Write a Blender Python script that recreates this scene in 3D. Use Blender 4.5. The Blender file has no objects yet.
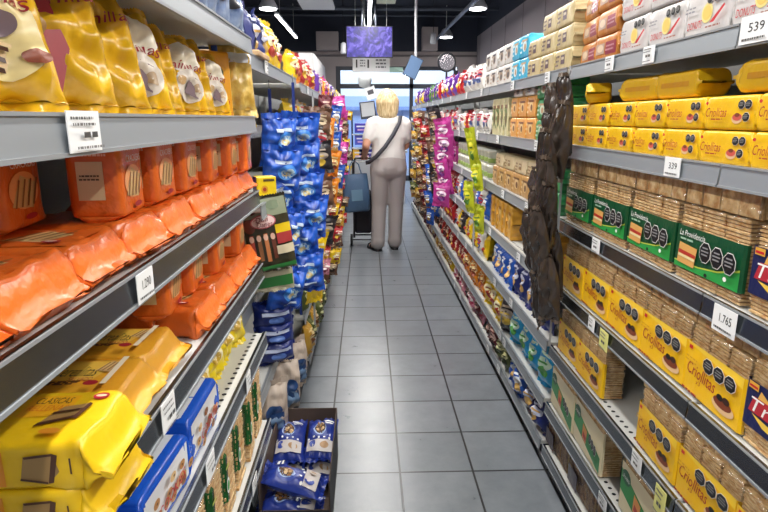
import bpy, math, random
from mathutils import Vector, Matrix, Euler, noise as mnoise
PI = math.pi
SC = bpy.context.scene
COL = SC.collection
RND = random.Random(7)

# ------------------------------------------------------------------ materials
def lin(h):
    h = h.lstrip('#'); v = [int(h[i:i+2], 16)/255 for i in (0, 2, 4)]
    return tuple(x/12.92 if x <= .04045 else ((x+.055)/1.055)**2.4 for x in v) + (1,)
MATS = {}
def mat(name, hexc=None, rough=.5, metal=0., var=0., vscale=12., bump=0., bscale=60., coat=0., emit=0., hex2=None, spec=.5):
    if name in MATS: return MATS[name]
    m = bpy.data.materials.new(name); m.use_nodes = True
    nt = m.node_tree; b = nt.nodes['Principled BSDF']
    c = lin(hexc)
    b.inputs['Base Color'].default_value = c
    b.inputs['Roughness'].default_value = rough
    b.inputs['Metallic'].default_value = metal
    b.inputs['Specular IOR Level'].default_value = spec
    b.inputs['Coat Weight'].default_value = coat
    b.inputs['Coat Roughness'].default_value = .15
    if emit:
        b.inputs['Emission Color'].default_value = c; b.inputs['Emission Strength'].default_value = emit
    if var or bump:
        tc = nt.nodes.new('ShaderNodeTexCoord')
    if var:
        n = nt.nodes.new('ShaderNodeTexNoise'); n.inputs['Scale'].default_value = vscale; n.inputs['Detail'].default_value = 5
        nt.links.new(tc.outputs['Object'], n.inputs['Vector'])
        r = nt.nodes.new('ShaderNodeValToRGB'); nt.links.new(n.outputs['Fac'], r.inputs['Fac'])
        c2 = lin(hex2) if hex2 else tuple(x*(1-var) for x in c[:3])+(1,)
        r.color_ramp.elements[0].position = .35; r.color_ramp.elements[1].position = .65
        r.color_ramp.elements[0].color = c2; r.color_ramp.elements[1].color = c
        nt.links.new(r.outputs['Color'], b.inputs['Base Color'])
    if bump:
        n2 = nt.nodes.new('ShaderNodeTexNoise'); n2.inputs['Scale'].default_value = bscale; n2.inputs['Detail'].default_value = 3
        nt.links.new(tc.outputs['Object'], n2.inputs['Vector'])
        bp = nt.nodes.new('ShaderNodeBump'); bp.inputs['Strength'].default_value = bump; bp.inputs['Distance'].default_value = .01
        nt.links.new(n2.outputs['Fac'], bp.inputs['Height']); nt.links.new(bp.outputs['Normal'], b.inputs['Normal'])
    MATS[name] = m
    return m
def film(hexc, rough=.28):
    return mat('film_'+hexc.strip('#'), hexc, rough=rough+.08, bump=.35, bscale=28, coat=.08)
def ink(hexc):
    return mat('ink_'+hexc.strip('#'), hexc, rough=.4, coat=.1)
def clear_film(name='clear_film', alpha=.9):
    if name in MATS: return MATS[name]
    m = bpy.data.materials.new(name); m.use_nodes = True; nt = m.node_tree
    out = nt.nodes['Material Output']; b = nt.nodes['Principled BSDF']; nt.nodes.remove(b)
    t = nt.nodes.new('ShaderNodeBsdfTransparent'); g = nt.nodes.new('ShaderNodeBsdfGlossy')
    g.inputs['Roughness'].default_value = .18
    tc = nt.nodes.new('ShaderNodeTexCoord'); n = nt.nodes.new('ShaderNodeTexNoise'); n.inputs['Scale'].default_value = 45
    nt.links.new(tc.outputs['Object'], n.inputs['Vector'])
    bp = nt.nodes.new('ShaderNodeBump'); bp.inputs['Strength'].default_value = .8; bp.inputs['Distance'].default_value = .02
    nt.links.new(n.outputs['Fac'], bp.inputs['Height']); nt.links.new(bp.outputs['Normal'], g.inputs['Normal'])
    mx = nt.nodes.new('ShaderNodeMixShader'); mx.inputs[0].default_value = 1-alpha
    nt.links.new(t.outputs[0], mx.inputs[1]); nt.links.new(g.outputs[0], mx.inputs[2]); nt.links.new(mx.outputs[0], out.inputs[0])
    MATS[name] = m; return m

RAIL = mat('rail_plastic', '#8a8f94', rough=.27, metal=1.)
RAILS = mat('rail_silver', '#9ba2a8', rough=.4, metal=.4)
RAILEDGE = mat('rail_edge', '#8f9396', rough=.35)
DECK = mat('deck_enamel', '#c4c4bf', rough=.45)
POST = mat('post_enamel', '#c9cbc9', rough=.5)
BACKP = mat('back_panel', '#77797a', rough=.6)
HOLE = mat('hole_dark', '#15161a', rough=.8)
TAG = mat('tag_paper', '#eceeee', rough=.6)
BLACK = ink('#131316'); WHITE = ink('#f2f2ee'); RED = ink('#c3202a')
TOAST = mat('cracker_toast', '#e6c994', rough=.7, var=.4, vscale=48, hex2='#b8854a', bump=.08, bscale=120)
GAPM = mat('cracker_gap', '#7d5229', rough=.9)
CREAM = mat('cracker_edge', '#e0c392', rough=.8, var=.3, vscale=70, hex2='#b98d54')

# ------------------------------------------------------------------ mesh builder
class MB:
    def __init__(s): s.v = []; s.f = []; s.mi = []; s.ms = []
    def slot(s, m):
        if m not in s.ms: s.ms.append(m)
        return s.ms.index(m)
    def add(s, vs, fs, m):
        b = len(s.v); k = s.slot(m)
        s.v.extend(tuple(x) for x in vs)
        for f in fs: s.f.append(tuple(b+i for i in f)); s.mi.append(k)
        return s
    def box(s, x0, x1, y0, y1, z0, z1, m, r=0.):
        if r <= 0:
            vs = [(x, y, z) for x in (x0, x1) for y in (y0, y1) for z in (z0, z1)]
            fs = [(0,1,3,2), (4,6,7,5), (0,4,5,1), (2,3,7,6), (0,2,6,4), (1,5,7,3)]
            return s.add(vs, fs, m)
        c = ((x0+x1)/2, (y0+y1)/2, (z0+z1)/2); h = ((x1-x0)/2, (y1-y0)/2, (z1-z0)/2)
        r = min(r, min(h)*.95); idx = {}; vs = []
        for sx in (-1, 1):
            for sy in (-1, 1):
                for sz in (-1, 1):
                    for a in range(3):
                        p = [h[0]-r, h[1]-r, h[2]-r]; p[a] = h[a]
                        idx[(sx, sy, sz, a)] = len(vs)
                        vs.append((c[0]+sx*p[0], c[1]+sy*p[1], c[2]+sz*p[2]))
        fs = []
        def quad(l):
            cen = Vector((0, 0, 0))
            for i in l: cen += Vector(vs[i])
            cen /= len(l); n = (Vector(vs[l[1]])-Vector(vs[l[0]])).cross(Vector(vs[l[2]])-Vector(vs[l[0]]))
            if n.dot(cen-Vector(c)) < 0: l = l[::-1]
            fs.append(tuple(l))
        for a in range(3):
            o1, o2 = [k for k in range(3) if k != a]
            for sg in (-1, 1):
                l = []
                for p, q in ((-1,-1), (1,-1), (1,1), (-1,1)):
                    t = [0, 0, 0]; t[a] = sg; t[o1] = p; t[o2] = q; l.append(idx[(*t, a)])
                quad(l)
            for p in (-1, 1):
                for q in (-1, 1):
                    l = []
                    for sg, w in ((-1, o1), (1, o1), (1, o2), (-1, o2)):
                        t = [0, 0, 0]; t[a] = sg; t[o1] = p; t[o2] = q; l.append(idx[(*t, w)])
                    quad(l)
        for sx in (-1, 1):
            for sy in (-1, 1):
                for sz in (-1, 1): quad([idx[(sx, sy, sz, a)] for a in range(3)])
        return s.add(vs, fs, m)
    def tube(s, pts, r, m, n=8, cap=True):
        pts = [Vector(p) for p in pts]; rs = r if isinstance(r, (list, tuple)) else [r]*len(pts)
        vs = []; fs = []; ref = None
        for i, p in enumerate(pts):
            d = (pts[min(i+1, len(pts)-1)]-pts[max(i-1, 0)]).normalized()
            if ref is None: ref = Vector((0, 0, 1)) if abs(d.z) < .9 else Vector((1, 0, 0))
            a = d.cross(ref).normalized(); b = d.cross(a).normalized(); ref = -b if False else a.cross(d)
            for k in range(n):
                t = 2*PI*k/n; vs.append(p+(a*math.cos(t)+b*math.sin(t))*rs[i])
        for i in range(len(pts)-1):
            for k in range(n):
                fs.append((i*n+k, i*n+(k+1) % n, (i+1)*n+(k+1) % n, (i+1)*n+k))
        if cap:
            fs.append(tuple(range(n))[::-1]); fs.append(tuple((len(pts)-1)*n+k for k in range(n)))
        return s.add(vs, fs, m)
    def cyl(s, c, r, h, m, n=24, r2=None):
        c = Vector(c); return s.tube([c, c+Vector((0, 0, h))], [r, r if r2 is None else r2], m, n)
    def prism(s, prof, y0, y1, m):            # profile in xz, extruded along y
        n = len(prof); vs = [(x, y0, z) for x, z in prof]+[(x, y1, z) for x, z in prof]
        fs = [(i, (i+1) % n, n+(i+1) % n, n+i) for i in range(n)]+[tuple(range(n))[::-1], tuple(range(n, 2*n))]
        return s.add(vs, fs, m)
    def lathe(s, prof, m, n=20, c=(0, 0, 0)):
        vs = []; fs = []
        for (r, z) in prof:
            for k in range(n): t = 2*PI*k/n; vs.append((c[0]+r*math.cos(t), c[1]+r*math.sin(t), c[2]+z))
        for i in range(len(prof)-1):
            for k in range(n): fs.append((i*n+k, i*n+(k+1) % n, (i+1)*n+(k+1) % n, (i+1)*n+k))
        fs.append(tuple(range(n))[::-1]); fs.append(tuple((len(prof)-1)*n+k for k in range(n)))
        return s.add(vs, fs, m)
    def mesh(s, name, smooth=False):
        me = bpy.data.meshes.new(name); me.from_pydata(s.v, [], s.f)
        for m in s.ms: me.materials.append(m)
        me.polygons.foreach_set('material_index', s.mi)
        if smooth: me.polygons.foreach_set('use_smooth', [True]*len(s.f))
        me.update(); return me

# ------------------------------------------------------------------ lettering
TXT = {}
def text_poly(t, shear=0.):
    key = (t, shear)
    if key in TXT: return TXT[key]
    cu = bpy.data.curves.new('lettering', 'FONT'); cu.body = t; cu.shear = shear; cu.resolution_u = 2
    o = bpy.data.objects.new('lettering', cu); COL.objects.link(o)
    dg = bpy.context.evaluated_depsgraph_get(); dg.update()
    me = bpy.data.meshes.new_from_object(o.evaluated_get(dg))
    vs = [(v.co.x, v.co.y) for v in me.vertices]; fs = [tuple(p.vertices) for p in me.polygons]
    bpy.data.objects.remove(o); bpy.data.curves.remove(cu); bpy.data.meshes.remove(me)
    x0 = min(v[0] for v in vs); x1 = max(v[0] for v in vs); y0 = min(v[1] for v in vs); y1 = max(v[1] for v in vs)
    vs = [((x-(x0+x1)/2), (y-(y0+y1)/2)) for x, y in vs]
    TXT[key] = (vs, fs, x1-x0, y1-y0); return TXT[key]

# print ops on a mapped surface S(u,v,e); u,v in [-1,1]
def apply_ops(mb, S, ops, sub=1, e0=.0006, de=.0004):
    e = e0
    for op in ops:
        k = op[0]
        if k == 'r':
            _, u0, v0, u1, v1, m = op; n = sub
            vs = [S(u0+(u1-u0)*i/n, v0+(v1-v0)*j/n, e) for j in range(n+1) for i in range(n+1)]
            fs = [(j*(n+1)+i, j*(n+1)+i+1, (j+1)*(n+1)+i+1, (j+1)*(n+1)+i) for j in range(n) for i in range(n)]
            mb.add(vs, fs, m)
        elif k == 'q':
            mb.add([S(u, v, e) for u, v in op[1]], [tuple(range(len(op[1])))], op[2])
        elif k in 'eo':
            _, u, v, ru, rv, m = op; n = 8 if k == 'o' else (36 if sub > 5 else 20); rings = ((7 if sub > 5 else 4) if ru > .25 else 2) if sub > 1 else 1
            vs = [S(u, v, e)]; fs = []
            for j in range(1, rings+1):
                for i in range(n):
                    a = 2*PI*(i+.5)/n; vs.append(S(u+ru*math.cos(a)*j/rings, v+rv*math.sin(a)*j/rings, e))
            for i in range(n): fs.append((0, 1+i, 1+(i+1) % n))
            for j in range(rings-1):
                for i in range(n): fs.append((1+j*n+i, 1+(j+1)*n+i, 1+(j+1)*n+(i+1) % n, 1+j*n+(i+1) % n))
            mb.add(vs, fs, m)
        elif k == 't':
            if sub > 1: e += .0022            # ('t', text, u, v, half width u, half height v, mat, shear, rot)
            _, t, u, v, hu, hv, m = op[:7]; sh = op[7] if len(op) > 7 else 0; sl = op[8] if len(op) > 8 else 0
            vs, fs, w, h = text_poly(t, sh)
            mb.add([S(u+x/w*2*hu, v+y/h*2*hv+sl*x/w*2*hu, e) for x, y in vs], fs, m)
        e += de

def pic_seal(u, v, ru, rv):                     # black octagon with white lines of tiny print
    o = [('o', u, v, ru, rv, WHITE), ('o', u, v, ru*.93, rv*.93, BLACK)]
    for k, w in ((.35, .45), (.05, .62), (-.25, .5)):
        o.append(('r', u-ru*w, v+rv*k, u+ru*w, v+rv*(k+.13), ink('#8d8d8d')))
    return o
def tiny_print(u0, v0, u1, v1, n, m, seed=0):
    r = random.Random(seed); o = []
    for i in range(n):
        v = v1-(v1-v0)*(i+.5)/n; t = (v1-v0)/n*.22; u = u0
        while u < u1-.02:
            w = r.uniform(.06, .2); o.append(('r', u, v-t, min(u+w, u1), v+t, m)); u += w+.04
    return o

# ------------------------------------------------------------------ shapes of goods (origin: bottom centre, front = -y)
def pillow(w, h, d, base, ops=(), seed=0, nu=18, nv=22, seal=.09, wr=.003, back=None, sealm=None, twist=0., waist=.06, topn=0.):
    """A filled bag with crimped seals. Returns (body MB, top seal MB, bottom seal MB)"""
    off = Vector((seed*3.7, seed*1.3, seed*2.1))
    def raw(u, v, sg, e=0.):
        pv = max(0., 1-abs(v)**3)**.55; pu = max(0., 1-abs(u)**2.6)**.6
        t = d/2*pu*pv*(1+.1*math.sin(3*u+seed))
        n = mnoise.noise(Vector((u*1.6, v*2.2, sg))*1.3+off)*wr*3+mnoise.noise(Vector((u*6, v*3, sg))+off)*wr
        cr = math.sin(u*9+seed+v*2)*wr*1.3*abs(v)**2.5
        taper = 1-topn*max(0., v)**2
        x = u*w/2*(1-waist*pv)*taper + twist*math.sin(v*2.2+seed)*w*.1
        y = (t+(n*pv+cr)*min(1., 3*(1-abs(u))))
        z = h*seal+h*(1-2*seal)*(v+1)/2
        return (x, -sg*(y+e)+.012*twist*v, z)
    body = MB()
    for sg in (1, -1):
        vs = [raw(-1+2*i/nu, -1+2*j/nv, sg) for j in range(nv+1) for i in range(nu+1)]
        fs = [(j*(nu+1)+i, j*(nu+1)+i+1, (j+1)*(nu+1)+i+1, (j+1)*(nu+1)+i)[::1 if sg > 0 else -1] for j in range(nv) for i in range(nu)]
        body.add(vs, fs, base if sg > 0 else (back or base))
    apply_ops(body, lambda u, v, e: raw(u, v, 1, e+(.003 if wr > .009 else .0018)), ops, sub=8 if wr > .009 else 5)
    def sealmb(sg):
        mb = MB(); vs = []; n = nu*2
        for j in range(3):
            for i in range(n+1):
                u = -1+2*i/n; p = raw(u, sg, 1); q = p[2]+sg*h*seal*(j/2)
                if j == 2: q += sg*(.0035 if i % 2 else 0)
                vs.append((p[0], .5*p[1]+.0025*math.sin(u*14+seed)*j+.004*math.sin(u*3+seed)*j, q))
        fs = [(j*(n+1)+i, j*(n+1)+i+1, (j+1)*(n+1)+i+1, (j+1)*(n+1)+i) for j in range(2) for i in range(n)]
        return mb.add(vs, fs, sealm or base)
    return body, sealmb(1), sealmb(-1)

def brick(sx, sy, sz, axis, base, front=(), top=(), left=(), seed=0, fin=.03, r=.012, wr=.002, finm=None, droop=0., crush=.5, right=()):
    """A flow-wrapped brick: body MB, two gathered end flaps MB. The fins lie at the ends of AXIS."""
    L, A, B = (sx, sy, sz) if axis == 'x' else (sz, sx, sy)
    off = Vector((seed*2.3, seed*.7, seed*4.1)); N = 36
    def put(s, p, q):
        return (s, p, q+sz/2) if axis == 'x' else (p, q, s+sz/2)
    a_ = A/2; b_ = B/2; rr = min(r, a_*.6, b_*.6); per = []
    cs_ = [(1, 1, 0), (-1, 1, 1), (-1, -1, 2), (1, -1, 3)]
    for ci, (cx, cy, a0) in enumerate(cs_):
        for i in range(4):
            t = (a0+i/3)*PI/2
            per.append((cx*(a_-rr)+rr*math.cos(t), cy*(b_-rr)+rr*math.sin(t)))
        nx, ny, n0 = cs_[(ci+1) % 4]; t = n0*PI/2
        p0 = per[-1]; p1 = (nx*(a_-rr)+rr*math.cos(t), ny*(b_-rr)+rr*math.sin(t))
        for i in range(1, 6): per.append((p0[0]+(p1[0]-p0[0])*i/6, p0[1]+(p1[1]-p0[1])*i/6))
    def ring(s, ka, kb, k=1., z=0.):
        o = []
        for i, (p, q) in enumerate(per):
            n = mnoise.noise(Vector((s*28, p*28, q*28))+off)*wr*k
            n2 = (.5-abs(mnoise.noise(Vector((s*60, p*45, q*45))+off*2)))*wr*k*.9
            o.append(put(s, p*ka*(1+(n+n2)/max(a_, .02)), q*kb*(1+(n+n2)/max(b_, .02))+z))
        return o
    body = MB(); st = [(-.5, .9), (-.485, .965), (-.45, .99), (-.4, 1), (-.3, 1), (0, 1), (.3, 1), (.4, 1), (.45, .99), (.485, .965), (.5, .9)]
    vs = []; fs = []
    for t, k in st: vs += ring(t*L, k, k, 1.5 if abs(t) > .44 else (.9 if abs(t) > .35 else .12))
    for j in range(len(st)-1):
        for i in range(N): fs.append((j*N+i, j*N+(i+1) % N, (j+1)*N+(i+1) % N, (j+1)*N+i))
    fs.append(tuple(range(N))[::-1]); fs.append(tuple((len(st)-1)*N+i for i in range(N)))
    body.add(vs, fs, base)
    ex = .93
    if axis == 'x':
        F = lambda u, v, e: (u*sx/2*ex, -sy/2-e-.0006, sz/2+v*(sz/2-r*.6)*ex)
        T = lambda u, v, e: (u*sx/2*ex, v*(sy/2-r*.6)*ex, sz+e+.0006)
        Lf = None
    else:
        F = lambda u, v, e: (u*(sx/2-r*.6)*ex, -sy/2-e-.0006, sz/2+v*sz/2*ex)
        T = None
        Lf = lambda u, v, e: (-sx/2-e-.0006, -u*(sy/2-r*.6)*ex, sz/2+v*sz/2*ex)
    if front: apply_ops(body, F, front)
    if top and T: apply_ops(body, T, top)
    if left and Lf: apply_ops(body, Lf, left)
    fl = []
    for sg in (1, -1):
        mb = MB(); vs = []; fs = []
        seq = [(.0, .93, .93), (.1, .98, .9), (.22, 1., .72), (.36, .995, .3+crush*.3), (.5, .98, crush*.32), (.7, .97, .05), (1., .97, .03)]
        for j, (t, ka, kb) in enumerate(seq):
            rg = ring(sg*(L/2-.003+fin*t), ka, kb, 1.7 if j < 5 else .2, droop*t)
            for i, p in enumerate(rg):
                a = i/N*2*PI; rip = .0035*math.sin(a*6+seed+sg)*(1 if j >= 4 else 0)
                p = Vector(p)
                if axis == 'x': p.z += rip; p.x += sg*.004*(j == 6)*(i % 2)
                else: p.y += rip; p.z += sg*.004*(j == 6)*(i % 2)
                vs.append(p)
        for j in range(len(seq)-1):
            for i in range(N): fs.append((j*N+i, j*N+(i+1) % N, (j+1)*N+(i+1) % N, (j+1)*N+i))
        fs.append(tuple((len(seq)-1)*N+i for i in range(N)))
        mb.add(vs, fs, finm or base); fl.append(mb)
    return body, fl[0], fl[1]

def cracker_column(w, h, d, n, seed, flat=True):
    """stacked crackers as one ridged column; flat: layers along z; else layers along y (faces to the front)"""
    r = random.Random(seed); vs = []; fs = []; mi = []
    ax = h if flat else d; t = ax/n; K = 4; mb = MB()
    wid, dep = (w, d) if flat else (w, h)
    def loop(s, k, dx, dy):
        o = []
        for p, q in ((-1, -1), (1, -1), (1, 1), (-1, 1)):
            x = p*wid/2*k+dx; y = q*dep/2*k+dy
            o.append((x, y, s) if flat else (x, -s+d/2 if False else s-d/2, y+h/2))
        return o
    rings = []
    for i in range(n):
        dx, dy, k = r.uniform(-.0016, .0016), r.uniform(-.0016, .0016), r.uniform(.97, 1)
        s = i*t
        rings += [loop(s+t*.08, k*.9, dx, dy), loop(s+t*.2, k, dx, dy), loop(s+t*.78, k, dx, dy), loop(s+t*.92, k*.9, dx, dy)]
    for g in rings: vs += g
    R = len(rings); e = []; tt = []; gap = set()
    for j in range(R-1):
        for k in range(4):
            f = (j*4+k, j*4+(k+1) % 4, (j+1)*4+(k+1) % 4, (j+1)*4+k)
            (e if j % 4 == 1 else tt).append(f)
            if j % 4 == 3: gap.add(f)
    caps = [(3, 2, 1, 0), tuple((R-1)*4+k for k in range(4))]
    mb.add(vs, e, CREAM); k = mb.slot(TOAST); g = mb.slot(GAPM)
    for f in tt+caps: mb.f.append(f); mb.mi.append(g if flat and len(f) == 4 and f in gap else k)
    return mb

# ------------------------------------------------------------------ things
class Proto:
    def __init__(s, name, cat, mesh, parts=()): s.name = name; s.cat = cat; s.mesh = mesh; s.parts = list(parts)   # parts: (name, mesh, [label], [subparts])
LABELS = {}
def inst(p, loc, rot=(0, 0, 0), label='', group=None, scale=1., cat=None):
    o = bpy.data.objects.new(p.name, p.mesh); COL.objects.link(o)
    o.location = loc; o.rotation_euler = rot
    if scale != 1.: o.scale = scale if isinstance(scale, tuple) else (scale,)*3
    o['label'] = label; o['category'] = cat or p.cat
    if group: o['group'] = group
    for q in p.parts:
        c = bpy.data.objects.new(q[0], q[1]); COL.objects.link(c); c.parent = o
        if len(q) > 2 and q[2]: c['label'] = q[2]
    LABELS[label] = LABELS.get(label, 0)+1
    n = len(label.replace(',', ' ').split())
    if n < 4 or n > 16: print('LABELLEN', n, label)
    return o
def child(name, mb, parent, smooth=False, label=None, loc=None):
    me = mb.mesh(name, smooth) if isinstance(mb, MB) else mb
    o = bpy.data.objects.new(name, me); COL.objects.link(o); o.parent = parent
    if label: o['label'] = label
    if loc: o.location = loc
    return o
def empty(name, label, cat, loc=(0, 0, 0), rot=(0, 0, 0), group=None):
    o = bpy.data.objects.new(name, None); COL.objects.link(o); o.location = loc; o.rotation_euler = rot
    o['label'] = label; o['category'] = cat
    if group: o['group'] = group
    return o
def struct(name, mb, smooth=False):
    o = bpy.data.objects.new(name, mb.mesh(name, smooth)); COL.objects.link(o); o['kind'] = 'structure'; return o
def solo(name, mb, label, cat, loc=(0, 0, 0), rot=(0, 0, 0), group=None, smooth=False):
    return inst(Proto(name, cat, mb.mesh(name, smooth)), loc, rot, label, group)
ORD = ['first', 'second', 'third', 'fourth', 'fifth', 'sixth', 'seventh', 'eighth', 'ninth', 'tenth', 'eleventh', 'twelfth', 'thirteenth', 'fourteenth', 'fifteenth', 'sixteenth', 'seventeenth', 'eighteenth', 'nineteenth', 'twentieth']
R90 = PI/2
def bag_proto(name, cat, args, parts=True):
    b, t, bo = pillow(**args)
    ps = [('top_seal', t.mesh('top_seal', True)), ('bottom_seal', bo.mesh('bottom_seal', True))]
    if not parts:
        for s in (t, bo):
            base = len(b.v); b.v += s.v
            for f, k in zip(s.f, s.mi): b.f.append(tuple(base+i for i in f)); b.mi.append(b.slot(s.ms[k]))
        ps = []
    return Proto(name, cat, b.mesh(name, True), ps)
def brick_proto(name, cat, **kw):
    b, f1, f2 = brick(**kw)
    return Proto(name, cat, shade_smooth_body(b, name), [('end_flap', f1.mesh('end_flap', True)), ('end_flap', f2.mesh('end_flap', True))])
def shade_smooth_body(b, name):
    me = b.mesh(name, True)
    return me

# ================================================================== SETTING
CAM_H = 1.41
RX, LX = .72, -.32
RZ = [1.588, 1.319, 1.043, .79, .535, .287, .094]
LZ = [1.630, 1.416, 1.201, .975, .750, .446, .073]
BACK = 13.2
def make_setting():
    # floor: grey square tiles, dark grout
    m = bpy.data.materials.new('floor_tiles'); m.use_nodes = True; nt = m.node_tree; b = nt.nodes['Principled BSDF']
    tc = nt.nodes.new('ShaderNodeTexCoord'); mp = nt.nodes.new('ShaderNodeMapping')
    mp.inputs['Location'].default_value = (.171, .043, 0)
    br = nt.nodes.new('ShaderNodeTexBrick'); br.offset = 0; br.inputs['Scale'].default_value = 1.
    br.inputs['Brick Width'].default_value = .3; br.inputs['Row Height'].default_value = .3; br.inputs['Mortar Size'].default_value = .0045
    br.inputs['Color1'].default_value = lin('#858b91'); br.inputs['Color2'].default_value = lin('#7a8086'); br.inputs['Mortar'].default_value = lin('#1f2125')
    br.inputs['Mortar Smooth'].default_value = .1
    n = nt.nodes.new('ShaderNodeTexNoise'); n.inputs['Scale'].default_value = 7; n.inputs['Detail'].default_value = 8; n.inputs['Roughness'].default_value = .7
    rr = nt.nodes.new('ShaderNodeValToRGB'); rr.color_ramp.elements[0].position = .3; rr.color_ramp.elements[0].color = (.72, .72, .73, 1); rr.color_ramp.elements[1].position = .7
    mx = nt.nodes.new('ShaderNodeMixRGB'); mx.blend_type = 'MULTIPLY'; mx.inputs[0].default_value = 1
    nt.links.new(tc.outputs['Object'], mp.inputs['Vector']); nt.links.new(mp.outputs[0], br.inputs['Vector']); nt.links.new(tc.outputs['Object'], n.inputs['Vector'])
    nt.links.new(n.outputs['Fac'], rr.inputs['Fac']); nt.links.new(br.outputs['Color'], mx.inputs[1]); nt.links.new(rr.outputs['Color'], mx.inputs[2])
    nt.links.new(mx.outputs[0], b.inputs['Base Color'])
    mr = nt.nodes.new('ShaderNodeMapRange'); mr.inputs['To Min'].default_value = .2; mr.inputs['To Max'].default_value = .42
    nt.links.new(n.outputs['Fac'], mr.inputs['Value']); nt.links.new(mr.outputs[0], b.inputs['Roughness'])
    bp = nt.nodes.new('ShaderNodeBump'); bp.inputs['Strength'].default_value = .6; bp.inputs['Distance'].default_value = .003; bp.invert = True
    nt.links.new(br.outputs['Fac'], bp.inputs['Height']); nt.links.new(bp.outputs[0], b.inputs['Normal'])
    struct('floor', MB().box(-4, 4.5, -3, 18, -.1, 0, m))
    dark = mat('ceiling_dark', '#2b303c', rough=.85, var=.2, vscale=1.5)
    struct('ceiling', MB().box(-4, 4.5, -3, BACK+.2, 3.6, 3.7, dark))
    beige = mat('wall_beige', '#b9aeab', rough=.85, var=.06, vscale=2)
    grey = mat('wall_panel', '#a39a9c', rough=.8)
    gdark = mat('wall_upper', '#343946', rough=.85)
    seam = mat('panel_seam', '#77706f', rough=.8)
    # right wall with panel seams, dark above
    mb = MB().box(2.45, 2.6, -3, BACK, 0, 3.15, grey)
    for k in range(12): mb.box(2.446, 2.45, .2+k*1.15, .212+k*1.15, 0, 3.15, seam)
    mb.box(2.45, 2.6, -3, BACK, 3.15, 3.6, gdark)
    struct('wall_right', mb)
    mb = MB().box(-3.2, -3.05, -3, BACK, 0, 3.6, gdark); struct('wall_left', mb)
    # back wall : opening -0.62..2.0 glazed, beam above
    mb = MB().box(-3.05, -.66, BACK, BACK+.2, 0, 2.83, beige).box(-.66, 2.6, BACK, BACK+.2, 2.52, 2.83, beige).box(2.05, 2.6, BACK, BACK+.2, 0, 2.52, beige)
    mb.box(-3.05, 2.6, BACK, BACK+.2, 2.83, 3.6, gdark)
    mb.box(-3.05, 2.45, BACK-.05, BACK, 2.72, 2.76, seam)
    struct('wall_back', mb)
    col = MB().box(-1.05, -.58, BACK-.28, BACK-.01, 2.83, 3.2, beige); struct('trim_1', col)
    col = MB().box(1.22, 1.55, BACK-.28, BACK-.01, 2.83, 3.3, beige); struct('trim_2', col)
    pipe = mat('pipe_grey', '#474d5a', rough=.5)
    mb = MB()
    mb.tube([(-3, 11.2, 3.36), (2.45, 11.2, 3.36)], .035, pipe, 8); struct('trim_3', mb)
    mb = MB().tube([(-3, 12.3, 3.42), (2.45, 12.3, 3.42)], .02, pipe, 8); struct('trim_4', mb)
    # left partition seen above goods
    white = mat('partition_white', '#cfcdcd', rough=.6)
    mb = MB().box(-1.07, -.83, 9.6, 12.3, 0, 2.42, white); struct('wall_partition', mb)
    # shop window and door frame
    fr = mat('window_frame', '#3b3f49', rough=.45)
    o = struct('window_1', MB().box(-.66, -.56, BACK+.02, BACK+.1, 0, 2.52, fr).box(-.56, 2.0, BACK+.02, BACK+.1, 2.44, 2.52, fr).box(-.56, 2.0, BACK+.02, BACK+.1, 2.05, 2.15, fr).box(.98, 1.06, BACK+.02, BACK+.1, 0, 2.44, fr).box(1.96, 2.05, BACK+.02, BACK+.1, 0, 2.44, fr).box(-.56, 2., BACK+.02, BACK+.1, 0, .12, fr))
    gl = bpy.data.materials.new('shop_glass'); gl.use_nodes = True; nt = gl.node_tree; out = nt.nodes['Material Output']; nt.nodes.remove(nt.nodes['Principled BSDF'])
    t = nt.nodes.new('ShaderNodeBsdfTransparent'); t.inputs[0].default_value = (.9, .95, 1, 1); g = nt.nodes.new('ShaderNodeBsdfGlossy'); g.inputs['Roughness'].default_value = .05
    x = nt.nodes.new('ShaderNodeMixShader'); x.inputs[0].default_value = .08
    nt.links.new(t.outputs[0], x.inputs[1]); nt.links.new(g.outputs[0], x.inputs[2]); nt.links.new(x.outputs[0], out.inputs[0])
    child('window_pane', MB().box(-.56, 2.0, BACK+.05, BACK+.06, .12, 2.44, gl), o)
    # street beyond: pale blue facade in daylight
    fac = mat('facade_blue', '#a3b9e6', rough=.8); pave = mat('pavement', '#c8ccd2', rough=.8)
    st = MB().box(-3, 4, 16.4, 16.6, 0, 2.0, fac)
    st.box(-3, 4, 16.4, 16.6, 2.0, 4.5, mat('facade_pale', '#dfe6f0', rough=.8)).box(-3, 4, 16.3, 16.4, 1.62, 1.72, mat('facade_line', '#7590c6', rough=.7))
    for k in range(14): st.box(-3+k*.5, -2.985+k*.5, 16.39, 16.4, 0, 1.62, mat('facade_line', '#7590c6'))
    struct('backdrop_street_facade', st)

make_setting()

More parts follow.
